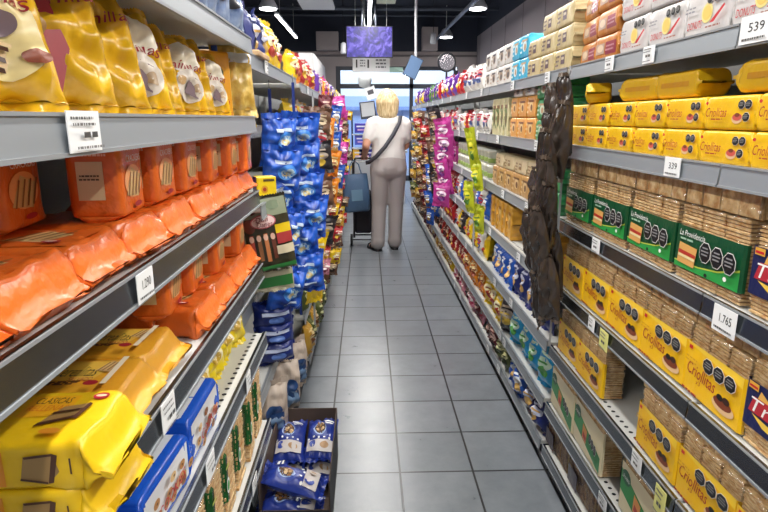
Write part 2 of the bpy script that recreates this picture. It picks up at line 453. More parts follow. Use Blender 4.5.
# ================================================================== SHELVING
PRICE = {}
def tag_mb(txt, w=.06, h=.042, m=TAG, sgn=1, seed=0):
    mb = MB(); mb.box(-w/2, w/2, -.0012, 0, 0, h, m)
    S = lambda u, v, e: (u*w/2, -.0012-e, h/2+v*h/2)
    if txt: ops = [('t', txt, .1, .15, .52, .32, BLACK)]+tiny_print(-.8, -.85, .8, -.5, 1, ink('#555555'), seed)
    else: ops = tiny_print(-.8, .2, .5, .8, 2, ink('#666666'), seed)+[('r', -.3, -.3, .1, -.02, ink('#4a4a4a')), ('r', .18, -.3, .55, -.02, ink('#4a4a4a'))]+tiny_print(-.8, -.9, .8, -.62, 1, ink('#777777'), seed+1)
    apply_ops(mb, S, ops, e0=.0004, de=.0002); return mb
def rack(label, side, fx, y0, y1, shelves, tags={}, holes=(), dep=.42, lip=.045, top=1.78, group=None, kick=True, posts=(1, 1), dark=False):
    """side=+1: goods face -x (front at +fx)"""
    root = empty('shelving_unit', label, 'shelving', (0, y0, 0), group=group)
    s = side; bk = fx+s*(dep+.03)
    def xb(a, b): return (min(a, b), max(a, b))
    L = y1-y0
    child('back_panel', MB().box(*xb(bk, bk+s*.01), 0, L, .02, top, BACKP), root)
    for k, yy in enumerate((0, L-.03)):
        if posts[k]: child('upright', MB().box(*xb(bk-s*.045, bk-s*.001), yy, yy+.03, 0, top, POST, .004), root)
    if kick: child('plinth', MB().box(*xb(fx+s*.03, bk-s*.05), .002, L-.002, .0, shelves[-1][0]-.04, mat('plinth_dark', '#26272b', rough=.6)), root)
    for i, sh in enumerate(shelves):
        z = sh[0]; sx = fx+s*(sh[1] if len(sh) > 1 else 0)
        mb = MB().box(*xb(sx+s*.004, bk-s*.05), .004, L-.004, z-.024, z-.004, DECK, .003)
        if i in holes:
            n = int(L/.03)
            for r_ in (.035, .30):
                for k in range(n):
                    yy = .03+k*.03; cx = sx+s*r_
                    mb.add([(cx+.0065*math.cos(a*PI/4), yy+.0065*math.sin(a*PI/4), z-.0034) for a in range(8)], [tuple(range(8))], HOLE)
        so = child('shelf', mb, root)
        # price rail : C channel, face leans back a little
        p = [(0, -lip), (.0035, -lip), (.0075, -.002), (.012, -.002), (.012, 0), (.004, 0)]
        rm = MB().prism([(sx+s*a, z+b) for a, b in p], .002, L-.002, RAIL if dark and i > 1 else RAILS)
        rm.box(*xb(sx-s*.002, sx+s*.004), .002, L-.002, z-lip-.002, z-lip+.003, RAILEDGE)
        rm.box(*xb(sx+s*.001, sx+s*.006), .002, L-.002, z-.004, z, RAILEDGE)
        child('price_rail', rm, so)
        for j, tg in enumerate(tags.get(i, ())):
            tm = tag_mb(tg[1], *(tg[2:4] if len(tg) > 3 else (.06, .042)), m=tg[4] if len(tg) > 4 else TAG, seed=i*7+j)
            t = child('price_tag', tm, so, loc=(sx-s*.0035, tg[0]-y0, z-lip+(.002 if len(tg) < 6 else tg[5]))); t.rotation_euler = (-.06*0, 0, -s*R90)
    return root
sh = lambda zs: [(z,) for z in zs]
YT = mat('tag_yellow', '#e2e08a', rough=.6)
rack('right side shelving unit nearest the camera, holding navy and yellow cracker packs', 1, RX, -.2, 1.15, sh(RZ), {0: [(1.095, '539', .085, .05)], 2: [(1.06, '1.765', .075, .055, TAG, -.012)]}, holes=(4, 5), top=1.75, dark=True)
rack('shelving unit beside the black hanging bags, filled with yellow cracker packs', 1, RX, 1.152, 2.1, sh(RZ),
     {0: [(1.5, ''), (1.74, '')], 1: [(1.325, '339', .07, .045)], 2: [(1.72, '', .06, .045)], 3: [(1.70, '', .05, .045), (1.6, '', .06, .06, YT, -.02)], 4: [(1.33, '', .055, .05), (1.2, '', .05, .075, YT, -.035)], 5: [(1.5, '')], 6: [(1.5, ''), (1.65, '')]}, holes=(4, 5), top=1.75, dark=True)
RFAR = [2.13, 3.45, 4.77, 6.09, 7.41, 9.2]
for i in range(5):
    rack(['first', 'second', 'third', 'fourth', 'fifth'][i]+' shelving unit past the black hanging bags on the wall side', 1, RX, RFAR[i], RFAR[i+1]-.005, sh(RZ),
         {k: [(RFAR[i]+.2+((k*37) % 9)*.09, ''), (RFAR[i]+.75+((k*53) % 5)*.09, '')] for k in range(7)}, holes=(3,) if i == 0 else (), top=1.72)
rack('shelving unit full of orange cracker packs and yellow wafer bags', -1, LX, .1, 1.72, sh(LZ),
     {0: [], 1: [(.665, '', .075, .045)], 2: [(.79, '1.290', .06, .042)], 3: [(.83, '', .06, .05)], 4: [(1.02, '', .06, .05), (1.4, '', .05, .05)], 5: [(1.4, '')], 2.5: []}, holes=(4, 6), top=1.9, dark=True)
LFAR = [1.74, 2.95, 4.3, 5.65, 7.0, 8.3, 9.4]
LSH = [[(1.60, .02), (1.38, .12), (1.15, .0), (.93, .14), (.70, .14), (.42, .07), (.13, .08)]]+[[(1.58,), (1.34, .03), (1.1, .03), (.86, .03), (.62, .03), (.36, .02), (.12,)]]*5
for i in range(6):
    rack(['first', 'second', 'third', 'fourth', 'fifth', 'sixth'][i]+' shelving unit behind the orange packs, hung with snack bags', -1, LX, LFAR[i], LFAR[i+1]-.005, LSH[i], {k: [(LFAR[i]+.3+(k % 3)*.2, '')] for k in range(7)}, top=1.72)

exec_parts = []
# ================================================================== GOODS, RIGHT SIDE NEAR
YEL = '#e9ba14'; SCRIPT = ink('#a8262c')
rR = (0, 0, -R90); rL = (0, 0, R90)
def j(a=.004): return RND.uniform(-a, a)
BOWL = ink('#7c3b22'); BOWL2 = ink('#e0b98a'); SAL = ink('#c9584a')
# --- small yellow flow packs on the second shelf (.165 x .07 x .07)
def criollita_small(seed):
    fr = [('e', .36, -.4, .22, .36, BOWL2), ('e', .36, -.3, .19, .25, SAL), ('e', .36, -.15, .1, .14, BOWL)]
    fr += pic_seal(.5, .55, .145, .34)+pic_seal(.81, .55, .145, .34)+pic_seal(.81, -.3, .145, .34)
    fr += [('t', 'Criollitas', -.42, .05, .46, .34, SCRIPT, .25), ('e', -.86, .72, .06, .12, RED)]
    fr += tiny_print(-.6, -.55, -.1, -.35, 1, SCRIPT, seed)
    return brick_proto('cracker_pack', 'cracker pack', sx=.162, sy=.075, sz=.068, axis='x', base=film(YEL), front=fr, top=[('r', -.8, -.5, .8, .4, film('#e8b40f'))], seed=seed, fin=.012, r=.006, wr=.0012, crush=1.4)
cs = [criollita_small(s) for s in (1, 2)]
G = 'small yellow cracker packs on the upper shelf'
for lay in range(2):
    for k in range(12):
        y = 2.02-k*.168
        if y < .35: continue
        inst(cs[k % 2], (RX+.02+.04+j(.003), y+j(.004), RZ[1]-.003+lay*.0705), (0, 0, -R90+j(.03)),
             f'small yellow cracker pack, {["lower", "upper"][lay]} row, {ORD[k]} from the black hanging bags', G)
plain = [brick_proto('cracker_pack', 'cracker pack', sx=.19, sy=.075, sz=.062, axis='x', base=film(YEL), front=[('r', -.8, -.3, .7, .25, film('#d99a1b'))], top=(), seed=s, fin=.02, r=.012, wr=.0025, crush=1.2) for s in (5, 6)]
for k, (y, dz, rz) in enumerate([(1.98, 0, -.4), (1.62, .0, .05), (1.42, 0, -.02), (1.08, .002, .03), (.88, 0, .0)]):
    inst(plain[k % 2], (RX+.07, y, RZ[1]+.139+dz), (0, 0, -R90+rz), f'yellow cracker pack lying on top of the yellow rows, {ORD[k]} from the black bags', 'yellow packs lying on the rows')
# --- top shelf : white packs with red words, orange packs with wine band, yellow packs
def white_pack(seed):
    fr = [('e', .0, .0, .26, .52, ink('#ecd98c')), ('e', 0, 0, .2, .38, ink('#e3c463')), ('t', 'DONUTS', -.55, -.5, .36, .2, RED, .15)]
    for q in (-.05, .28, .6): fr += pic_seal(q+.15, .68, .14, .26)
    fr += [('q', [(.3, -.6), (.5, -.6), (.95, .1), (.9, .2)], RED)]+tiny_print(-.9, .1, -.4, .5, 2, ink('#8a8a90'), seed)+tiny_print(.2, -.9, .9, -.7, 1, ink('#9b6b60'), seed+1)
    return brick_proto('biscuit_pack', 'biscuit pack', sx=.17, sy=.11, sz=.093, axis='x', base=film('#cbc8c6'), front=fr, seed=seed, fin=.01, r=.006, wr=.001, crush=1.5)
wp = [white_pack(s) for s in (11, 12)]
for lay in range(2):
    for k in range(4):
        inst(wp[k % 2], (RX+.02+.055+j(.003), 1.65-k*.175, RZ[0]-.003+lay*.095), (0, 0, -R90+j(.02)), f'white biscuit pack with red lettering, {["lower", "upper"][lay]} row, {ORD[k]} from the orange packs', 'white biscuit packs on the top shelf')
yb = [bag_proto('biscuit_bag', 'biscuit bag', dict(w=.2, h=.17, d=.1, base=film('#e9b71c'), ops=[('e', 0, -.1, .5, .4, ink('#f0d27a')), ('e', .1, -.2, .3, .25, BOWL2)], seed=s)) for s in (3, 4)]
for k in range(2):
    inst(yb[k], (RX+.1, .98-k*.21, RZ[0]-.003), (-.1, 0, -R90+.1*k), f'plump yellow biscuit bag on the top shelf, {ORD[k]} past the white packs', 'yellow bags on the top shelf')
wine = ink('#8f1f3c')
op = [brick_proto('biscuit_pack', 'biscuit pack', sx=.17, sy=.12, sz=.073, axis='x', base=film('#bf7b34'), front=[('r', .0, -.75, .98, .55, wine), ('r', -.95, -.6, -.1, .5, ink('#b79a86')), ('e', -.5, 0, .3, .4, ink('#d8c0a4'))]+tiny_print(.1, -.5, .9, .3, 2, ink('#c08a90'), s), seed=s, fin=.015, r=.01, wr=.0025) for s in (21, 22)]
for lay in range(4):
    for k in range(2):
        inst(op[lay % 2], (RX+.02+.06+k*.02, 1.835+k*.185, RZ[0]-.003+lay*.0745), (0, 0, -R90+j(.05)-.1*k), f'orange biscuit pack with wine red band, {["bottom", "second", "third", "fourth"][lay]} layer, {["beside the white packs", "at the rack joint"][k]}', 'orange packs with a wine red band')

# --- cracker triple packs: three columns of crackers in clear film with a printed sleeve
CLEAR = clear_film()
def triple(name, w, h, d, n, sleeve, sleeve_ops, v0, v1, seed):
    cw = w/3; parts = []
    for k in range(3):
        me = cracker_column(cw-.004, h-.004, d-.006, n, seed*5+k)
        for i in range(len(me.v)): x, y, z = me.v[i]; me.v[i] = (x+(k-1)*cw, y, z+.002)
        parts.append(('cracker_stack', me.mesh('cracker_stack')))
    mb = MB(); z0 = h*v0; z1 = h*v1; e = .0016
    vs = []
    e += .003; prof = [(-w/2-.004, -d/2+.006), (-w/2-.0035, -d/2-e+.004), (-w/2+.003, -d/2-e), (w/2-.003, -d/2-e), (w/2+.0035, -d/2-e+.004), (w/2+.004, -d/2+.006)]
    for z in (z0, z1): vs += [(x, y, z) for x, y in prof]
    mb.add(vs, [(i, i+1, 7+i, 6+i) for i in range(5)], sleeve)
    S = lambda u, v, ee: (u*(w/2-.003), -d/2-e-ee, (z0+z1)/2+v*(z1-z0)/2)
    apply_ops(mb, S, sleeve_ops)
    parts.append(('printed_sleeve', mb.mesh('printed_sleeve')))
    wr = MB().box(-w/2-.0035, w/2+.0035, -d/2-.004, d/2+.003, 0, h+.002, CLEAR, .006)
    return Proto(name, 'cracker pack', wr.mesh(name), parts)
GRN = film('#0c4a2b'); GRN2 = ink('#2b9a45'); NAVY = film('#1c2250')
def green_ops(seed):
    o = [('q', [(-1, -1), (1, -1), (1, -.15), (.4, -.55), (-.2, -.72), (-1, -.75)], GRN2), ('q', [(-1, -.75), (-.2, -.72), (.4, -.55), (1, -.15), (1, -.05), (.4, -.48), (-.2, -.66), (-1, -.69)], ink('#b9c94a'))]
    o += [('t', 'La Providencia', -.48, .68, .42, .14, WHITE, .2)]+tiny_print(-.85, .3, -.4, .5, 1, ink('#9fc3a7'), seed)
    o += [('q', [(-.88, -.75), (-.3, -.8), (-.25, .12), (-.85, .22)], ink('#d9a45c')), ('q', [(-.85, -.3), (-.28, -.35), (-.28, -.2), (-.85, -.12)], ink('#b5362a')), ('q', [(-.85, -.45), (-.28, -.5), (-.28, -.38), (-.85, -.32)], ink('#e7d7a0'))]
    for q in (.02, .4, .78): o += pic_seal(q, .12-.05*q, .185, .5)
    o += [('e', .74, -.6, .05, .1, WHITE), ('e', .2, -.8, .05, .09, BLACK)]
    return o
gp = [triple('cracker_pack', .245, .178, .075, 22, GRN, green_ops(s), .17, .72, s) for s in (1, 2)]
def plain_pack(seed, w=.25, h=.066, d=.08):
    parts = []
    for k in range(4):
        me = cracker_column(w/4-.003, h-.003, d-.004, 11, seed*9+k, flat=False)
        for i in range(len(me.v)): x, y, z = me.v[i]; me.v[i] = (x+(k-1.5)*w/4, y, z)
        parts.append(('cracker_stack', me.mesh('cracker_stack')))
    wr = MB().box(-w/2-.002, w/2+.002, -d/2-.003, d/2+.002, 0, h+.001, CLEAR, .006)
    return Proto('unlabelled_cracker_pack', 'cracker pack', wr.mesh('unlabelled_cracker_pack'), parts)
pp = [plain_pack(s) for s in (1, 2)]
XF = RX+.02+.04
for k in range(4):
    y = 1.96-k*.258 if k else 1.965
    inst(gp[k % 2], (XF, y, RZ[2]-.003), (0, 0, -R90+j(.02)), f'cracker pack with green sleeve on third shelf, {ORD[k]} from the black hanging bags', 'green sleeved cracker packs')
    inst(pp[k % 2], (XF+.004, y-.01, RZ[2]+.177), (0, 0, -R90+j(.02)), f'clear cracker pack above the green packs, {ORD[k]} from the black hanging bags', 'clear packs above the green sleeves')
TRA = [('q', [(-.8, -.15), (-.65, .75), (-.3, .35), (0, .8), (.25, .3), (.75, .75), (.85, -.2)], ink('#e0ae52')), ('q', [(-.8, -.35), (-.5, -.7), (.2, -.85), (.8, -.6), (.9, -.25), (.3, -.5), (-.4, -.45)], ink('#e8c548')), ('q', [(-.9, -.3), (-.8, .4), (.9, .45), (.95, -.25)], ink('#b22a35')),
       ('t', 'Traviata', 0, .07, .85, .3, WHITE, .2), ('r', -.95, .68, -.7, .98, ink('#d9a33c')), ('r', -.93, .75, -.72, .85, RED)]
tp = [triple('cracker_pack', .225, .178, .075, 22, NAVY, TRA, .24, .76, s) for s in (31, 32)]
for k in range(3):
    inst(tp[k % 2], (XF, .925-k*.235, RZ[2]-.003), (0, 0, -R90+j(.02)), f'navy sleeved cracker pack on third shelf, {ORD[k]} past the green packs', 'navy sleeved cracker packs')
# --- yellow triple packs on shelves four and five
YSL = film('#edbb16')
def yel_ops(seed):
    o = [('q', [(-1, 1), (1, 1), (1, .6), (-1, .95)], ink('#f0cb3c')), ('t', 'Criollitas', -.38, -.02, .54, .25, SCRIPT, .25, -.1), ('t', 'x3', -.45, -.38, .08, .09, SCRIPT), ('r', -.93, .75, -.8, .9, RED)]
    o += [('e', .5, -.52, .38, .26, BOWL2), ('e', .48, -.4, .31, .2, BOWL), ('e', .38, -.24, .11, .12, BLACK), ('e', .6, -.22, .12, .13, ink('#3a2018'))]
    for k, q in enumerate((-.18, .24, .66)): o += pic_seal(q+.05, .54, .205, .31)
    o += tiny_print(-.9, -.9, -.3, -.72, 1, SCRIPT, seed)+tiny_print(-.85, .35, -.4, .6, 2, ink('#d8a01a'), seed)
    return o
yp = [triple('cracker_pack', .208, .168, .07, 21, YSL, yel_ops(s), .05, .75, s) for s in (41, 42)]
pq = [plain_pack(s, w=.21, h=.055, d=.075) for s in (11, 12)]
for k in range(5):
    y = 1.96-k*.213
    inst(yp[k % 2], (XF, y, RZ[3]-.003), (0, 0, -R90+j(.02)), f'yellow sleeved triple cracker pack on fourth shelf, {ORD[k]} from the black hanging bags', 'yellow triple packs, fourth shelf')
for k in range(7):
    inst(pq[k % 2], (XF+.008, 1.955-k*.213, RZ[3]+.167), (0, 0, -R90+j(.02)), f'clear cracker pack on fourth shelf, {ORD[k]} from the black hanging bags', 'clear packs above yellow sleeves')
for k in range(3):
    inst(tp[k % 2], (XF, .885-k*.235, RZ[3]-.003), (0, 0, -R90+j(.02)), f'navy sleeved cracker pack on fourth shelf, {ORD[k]} past the yellow packs', 'navy packs on the fourth shelf')
for k, y in enumerate((1.96, 1.745, 1.59, 1.30, 1.085, .87, .655)):
    if k == 2: continue
    kk = k if k < 2 else k-1
    inst(yp[k % 2], (XF+j(.004), y, RZ[4]-.003), (0, 0, -R90+j(.03)), f'yellow sleeved triple cracker pack on fifth shelf, {ORD[kk]} from the black hanging bags', 'yellow triple packs, fifth shelf')
    if k > 1: inst(pq[k % 2], (XF+.008, y, RZ[4]+.167), (0, 0, -R90+j(.03)), f'clear cracker pack on fifth shelf, {ORD[kk-2]} past the empty gap', 'clear packs on the fifth shelf')
# --- green labelled long packs on shelf six
def lowgreen(seed):
    o = [('q', [(-1, -.2), (1, -.95), (1, -.2), (-1, .7)], ink('#1f8a3e')), ('e', -.72, .5, .22, .3, ink('#0f5a34')), ('q', [(-.3, -.4), (.0, -.55), (.05, .15), (-.28, .3)], ink('#d98f4a')), ('q', [(-.25, -.3), (.0, -.42), (.02, -.2), (-.22, -.05)], ink('#b5362a'))]
    o += [('t', 'La Providencia', -.72, .5, .18, .09, WHITE)]
    for k, q in enumerate((.3, .52, .74)): o += pic_seal(q, .1-.25*(q), .1, .26)
    return o
lg = [triple('cracker_pack', .25, .165, .07, 20, mat('sleeve_cream', '#e9dcb4', rough=.35), lowgreen(s), .05, .97, s) for s in (51, 52)]
for k, y in enumerate((1.97, 1.69 if False else 1.715, 1.33, 1.075, .82)):
    inst(lg[k % 2], (XF+.0, y, RZ[5]-.003), (0, 0, -R90+j(.03)), f'cream pack with green diagonal band on sixth shelf, {ORD[k]} from the black bags', 'green banded packs on the sixth shelf')
# --- bulk clear packs with dark toasts on the base shelf
TST = mat('toast_dark', '#b58a58', rough=.7, var=.5, vscale=40, hex2='#5a3a22', bump=.5, bscale=90)
def bulk(seed):
    r = random.Random(seed); parts = []
    for k in range(3):
        parts.append(('cracker_stack', cracker_column(.075, .105, .1, 12, seed+k).mesh('cracker_stack')))
    wr = MB().box(-.125, .125, -.06, .06, 0, .12, CLEAR, .012)
    ps = []
    for k in range(3):
        me = cracker_column(.076, .108, .105, 9, seed*3+k, flat=False)
        for i in range(len(me.v)): x, y, z = me.v[i]; me.v[i] = (x+(k-1)*.08, y, z+.003)
        me.ms = [TST if m is TOAST else m for m in me.ms]
        ps.append(('toast_stack', me.mesh('toast_stack')))
    lab = MB().box(-.11, -.02, -.0625, -.061, .01, .075, film('#3a2a3c'))
    ps.append(('printed_label', lab.mesh('printed_label')))
    return Proto('toast_pack', 'toast pack', wr.mesh('toast_pack'), ps)
bk = [bulk(s) for s in (1, 2)]
for k in range(4):
    inst(bk[k % 2], (RX+.085, 2.01-k*.262, RZ[6]-.003), (0, 0, -R90+j(.02)), f'clear bulk toast pack on the base shelf, {ORD[k]} from the blue bags', 'clear toast packs on the base shelf')

# --- black hanging bags at the rack joint
dk = film('#2a2523', .22)
hb = [bag_proto('hanging_snack_bag', 'snack bag', dict(w=.085, h=.275, d=.036, base=mat('film_black_glossy', c, rough=.14, bump=.3, bscale=40, coat=.6) if i == 0 else mat('film_black_glossy2', c, rough=.2, bump=.35, bscale=45, coat=.5), ops=o, seed=60+i, wr=.006, sealm=mat('seal_glint', '#6b5d50', rough=.3), seal=.04, twist=.3, waist=.0, topn=.45)) for i, (c, o) in enumerate([('#362e29', []), ('#453b34', [('e', .1, -.3, .4, .1, ink('#5a7a45')), ('e', -.1, .2, .3, .06, ink('#7d5a52'))])])]  # paler brown seals and second film paint glints into the black bags
st = MB().box(-.004, .004, -.001, .001, 0, 1.0, mat('strip_clear', '#b8bcc0', rough=.3)).tube([(0, 0, 1.0), (0, -.015, 1.02), (0, -.005, 1.035)], .002, RAILEDGE, 6)
solo('hanging_strip', st, 'clear plastic strip carrying the black hanging bags', 'display strip', (RX-.012, 2.055, .55))
def aim(bottom, top, yaw):
    z = (Vector(top)-Vector(bottom)).normalized(); f = Vector((math.sin(yaw), -math.cos(yaw), 0)); f = (f-z*f.dot(z)).normalized()
    x = z.cross(f)*-1; return Matrix((x, -f, z)).transposed().to_euler()
BLN = ['near', 'middle', 'far']
for row in range(8):
    zt = 1.545-row*.086
    for c in range(2 if row < 2 else 3):
        top = (RX-.012-.012*c, 2.03+(c-1)*.022, zt-c*.03)
        k = min(row, 4)/4; out = (.035+.05*k)*(1, .75, .4)[c] if row < 6 else (.03, .05, .02)[c]
        bot = (top[0]-out+j(.012), top[1]+(-.035, .01, .03)[c]*(.4+.6*k)+j(.01), top[2]-.262)
        inst(hb[(row+c) % 2], bot, aim(bot, top, -R90+.75-c*.4+j(.2)), f'glossy black hanging snack bag, {ORD[row]} row down, {BLN[c]} one', 'black hanging bags')
# ================================================================== GOODS, LEFT SIDE NEAR
ORG = '#de6a24'; orgf = mat('film_orange', ORG, rough=.3, bump=.5, bscale=34, coat=.1); CRK = ink('#d8b67c'); CRK2 = ink('#8a5a2c'); OVAL = ink('#a01c2c')
def wafers(cu, cv, ru, rv):
    o = [('q', [(cu-ru, cv-rv*.7), (cu+ru*.5, cv-rv), (cu+ru, cv+rv*.4), (cu-ru*.2, cv+rv)], CRK)]
    for k in range(4):
        t = -.7+k*.42
        o.append(('q', [(cu+ru*(t-.15), cv-rv*.8), (cu+ru*(t-.02), cv-rv*.8), (cu+ru*(t+.42), cv+rv*.7), (cu+ru*(t+.32), cv+rv*.75)], CRK2))
    return o
def orange_std(seed):
    fr = [('e', 0, -.1, .85, .5, ink('#f5ab70'))]+wafers(0, -.15, .78, .46)+[('t', 'CRACKERS', 0, .6, .72, .1, WHITE), ('r', -.9, .86, .9, .98, ink('#f3b48a')), ('e', .1, -.8, .35, .08, OVAL)]+[('r', -.85+k*.22, .84, -.77+k*.22, .99, ink('#fbe4d2')) for k in range(8)]
    lf = [('r', -.75, -.55, .55, .55, ink('#dcc59a'))]+tiny_print(-.6, .0, .4, .2, 2, ink('#4d3b2a'), seed)+tiny_print(-.7, .68, .9, .95, 2, ink('#f4c9ae'), seed+1)
    return brick_proto('cracker_pack', 'cracker pack', sx=.122, sy=.075, sz=.108, axis='z', base=orgf, front=fr, left=lf, seed=seed, fin=.018, r=.012, wr=.002, crush=1.3)
os_ = [orange_std(s) for s in (71, 72, 73)]
STD = 'upright orange packs on the upper orange shelf'
for k, (y, x) in enumerate([(.775, -.46), (.895, -.362), (1.048, -.362), (1.197, -.36), (1.36, -.355), (1.515, -.345), (1.65, -.332)]):
    inst(os_[k % 3], (x-.038, y, LZ[2]+.066), (.0, j(.02), R90+.08+j(.05)), f'upright orange cracker pack on the upper orange shelf, {ORD[6-k]} from the blue hanging bags', STD)
def orange_lie(seed, h=.062):
    tp = [('r', -.9, -.9, .95, .9, mat('film_orange_top', '#dd6722', rough=.3, coat=.4, bump=.3, bscale=20))]+wafers(.15, .1, .5, .6)+[('e', .6, -.6, .16, .13, OVAL), ('e', .6, -.6, .1, .06, ink('#e9c9c0'))]
    return brick_proto('cracker_pack', 'cracker pack', sx=.16, sy=.145, sz=h, axis='x', base=orgf, top=tp, seed=seed, fin=.024, r=.016, wr=.007, crush=1.1, droop=-.012)
ol = [orange_lie(s) for s in (81, 82, 83)]
G = 'orange packs lying on the upper orange shelf'
for k in range(9):
    inst(ol[k % 3], (-.428+j(.004), 1.64-k*.152, LZ[2]-.003), (0, 0, j(.03)), f'orange cracker pack lying on the upper orange shelf, {ORD[k]} from the blue hanging bags', G)
# shelf four : yellow classic packs, yellow-orange cereal packs, orange packs
yfl = mat('film_yellow', '#deb512', rough=.36, bump=.3, bscale=22, coat=.1)
WAF = ink('#9a7a4a'); CHO = ink('#4b2a1a')
def clasica(seed):
    tp = [('q', [(-.95, -.75), (.05, .2), (.02, .95), (-.98, .2)], ink('#efb41c')), ('t', 'CLASICAS', -.5, .38, .32, .13, CHO, .1, .35), ('t', 'RELLENAS', -.42, .02, .36, .12, ink('#d97a20'), .1, .35)]
    tp = [('r', .0, -.05, .58, .85, ink('#e3a71a')), ('t', 'CLASICAS', .3, .62, .22, .14, CHO, .1), ('t', 'RELLENAS', .3, .28, .24, .12, ink('#d0741e'), .1)]
    tp += [('q', [(.35, -.5), (.72, -.2), (.78, .45), (.5, .3)], WAF), ('q', [(.35, -.5), (.72, -.2), (.73, -.08), (.37, -.36)], CHO), ('q', [(.72, -.2), (.78, .45), (.83, .4), (.78, -.25)], CHO), ('q', [(.43, -.05), (.75, .12), (.76, .2), (.45, .05)], CHO), ('e', .86, .72, .1, .15, OVAL), ('e', .86, .72, .07, .06, ink('#e4c0a0')), ('e', .62, -.76, .12, .11, ink('#d98c24'))]
    d = .58
    fr = [('r', -.3, -.98, .2, .98, ink('#d98a24'))]+[('q', [(u*.75+d, v) for u, v in l], m) for l, m in (([(-.2, .7), (.22, .85), (.3, -.2), (.12, -.85), (-.28, -.6)], WAF), ([(.12, -.85), (.22, .85), (.3, .75), (.2, -.8)], CHO), ([(-.2, .7), (.22, .85), (.22, .72), (-.18, .58)], CHO), ([(-.28, -.6), (.12, -.85), (.12, -.72), (-.27, -.48)], CHO))]+[('r', .93, -.3, .95, .6, CHO)]
    return brick_proto('wafer_pack', 'wafer pack', sx=.2, sy=.125, sz=.053, axis='x', base=yfl, front=fr, top=tp, seed=seed, fin=.027, r=.007, wr=.0045, crush=.7, droop=-.014)
cl = [clasica(s) for s in (91, 92)]
for lay in range(2):
    inst(cl[lay], (-.405+.003*lay, .602, LZ[3]-.003+lay*.0535), (0, 0, .05*lay-.02), f'bright yellow filled wafer pack, {["lower", "upper"][lay]} of the stacked pair nearest the camera', 'bright yellow wafer packs')
cer = mat('film_cereal', '#dfa12a', rough=.36, bump=.3, bscale=22, coat=.1)
def cereal(seed, h=.05):
    tp = [('q', [(-.7, -.2), (.5, -.2), (.7, .9), (-.7, .9)], ink('#e9bd4a')), ('t', 'Cerealitas', .12, .3, .36, .3, BLACK, .2), ('t', 'SALVADO', .3, -.16, .2, .1, OVAL)]+wafers(.62, .55, .2, .35)+tiny_print(-.6, -.85, .4, -.35, 3, CHO, seed)+[('r', .8, -.8, .9, .8, ink('#f0e2c8'))]+[('e', .65, -.75, .12, .13, OVAL)]
    return brick_proto('cracker_pack', 'cracker pack', sx=.19, sy=.14, sz=h, axis='x', base=cer, front=wafers(.2, 0, .6, .7)+[('e', .7, .3, .16, .3, OVAL)], top=tp, seed=seed, fin=.034, r=.009, wr=.004, crush=.7, droop=-.01)
ce = [cereal(s, .055) for s in (95, 96)]
for k, y in enumerate((.812, .957)):
    inst(ce[k], (-.462+j(.004), y, LZ[3]-.003), (0, 0, j(.05)), f'amber yellow bran cracker pack with black script, {["against the bright yellow wafers", "against the orange packs"][k]}', 'amber cracker packs with black script')
for k in range(4):
    inst(ol[k % 3], (-.43+j(.004), 1.64-k*.155, LZ[3]-.003), (0, 0, j(.03)), f'orange cracker pack lying on the lower orange shelf, {ORD[k]} from the blue hanging bags', 'orange packs lying on the lower shelf')
for k, (y, x) in enumerate([(1.11, -.385), (1.25, -.38), (1.42, -.37), (1.62, -.36)]):
    inst(os_[(k+1) % 3], (x-.038, y, LZ[3]+.062), (.0, j(.02), R90+.08+j(.05)), f'upright orange cracker pack on the lower orange shelf, {ORD[3-k]} from the blue hanging bags', 'upright orange packs, lower shelf')
# shelf five : blue cookie packs, small yellow bags
blf = mat('film_cobalt', '#1b56c4', rough=.22, bump=.3, bscale=25, coat=.1)
def bluecookie(seed):
    r = random.Random(seed)
    fr = [('r', -.98, -.75, .98, .95, ink('#dfe3e6'))]
    for _ in range(14):
        u, v = r.uniform(-.75, .85), r.uniform(-.6, .75)
        fr += [('e', u, v, .13, .2, ink(r.choice(['#c79a62', '#b5834c', '#8b5d34', '#d6b27e'])))]
        fr += [('e', u+r.uniform(-.05, .05), v, .035, .05, CHO)]
    fr += [('t', 'COOKIES', -.1, .1, .62, .24, RED, .15, .1)]
    tp = [('r', -.95, -.7, -.02, .9, ink('#d9dce0')), ('r', .02, -.7, .95, .9, ink('#d9dce0'))]+tiny_print(-.9, -.6, -.08, .8, 8, ink('#4a5060'), seed)+tiny_print(.08, -.6, .9, .8, 8, ink('#4a5060'), seed+3)
    return brick_proto('cookie_pack', 'cookie pack', sx=.2, sy=.09, sz=.1, axis='x', base=blf, front=fr, top=tp, seed=seed, fin=.022, r=.012, wr=.003, crush=1.2)
bc = [bluecookie(s) for s in (101, 102, 103)]
for k in range(4):
    inst(bc[k % 3], (-.382+j(.004), 1.09-k*.232, LZ[4]-.003), (0, 0, R90+j(.05)), f'blue cookie pack with white panel below the yellow packs, {ORD[k]} from the perforated end', 'blue cookie packs')
for k in range(2):
    inst(bc[(k+1) % 3], (-.485, 1.02-k*.24, LZ[4]-.003), (0, 0, R90+j(.08)), f'blue cookie pack standing behind the front row, {ORD[k]} from the perforated end', 'blue cookie packs behind')
ylb = [bag_proto('snack_bag', 'snack bag', dict(w=.115, h=.15, d=.05, base=film('#ecd21f', .22), ops=[('e', 0, .1, .6, .4, ink('#efe6c0')), ('e', -.1, -.1, .4, .25, ink('#c9a53c')), ('e', .2, .35, .3, .1, ink('#a8367a'))], seed=110+s, wr=.005)) for s in range(3)]
for k in range(8):
    c, r_ = k % 4, k//4
    inst(ylb[k % 3], (-.40-.07*r_, 1.245+c*.118, LZ[4]-.003), (-.12, 0, R90-.25+j(.2)), f'small yellow bag on the perforated shelf, {["front", "back"][r_]} row, {ORD[3-c]} from the blue hanging bags', 'small yellow bags')
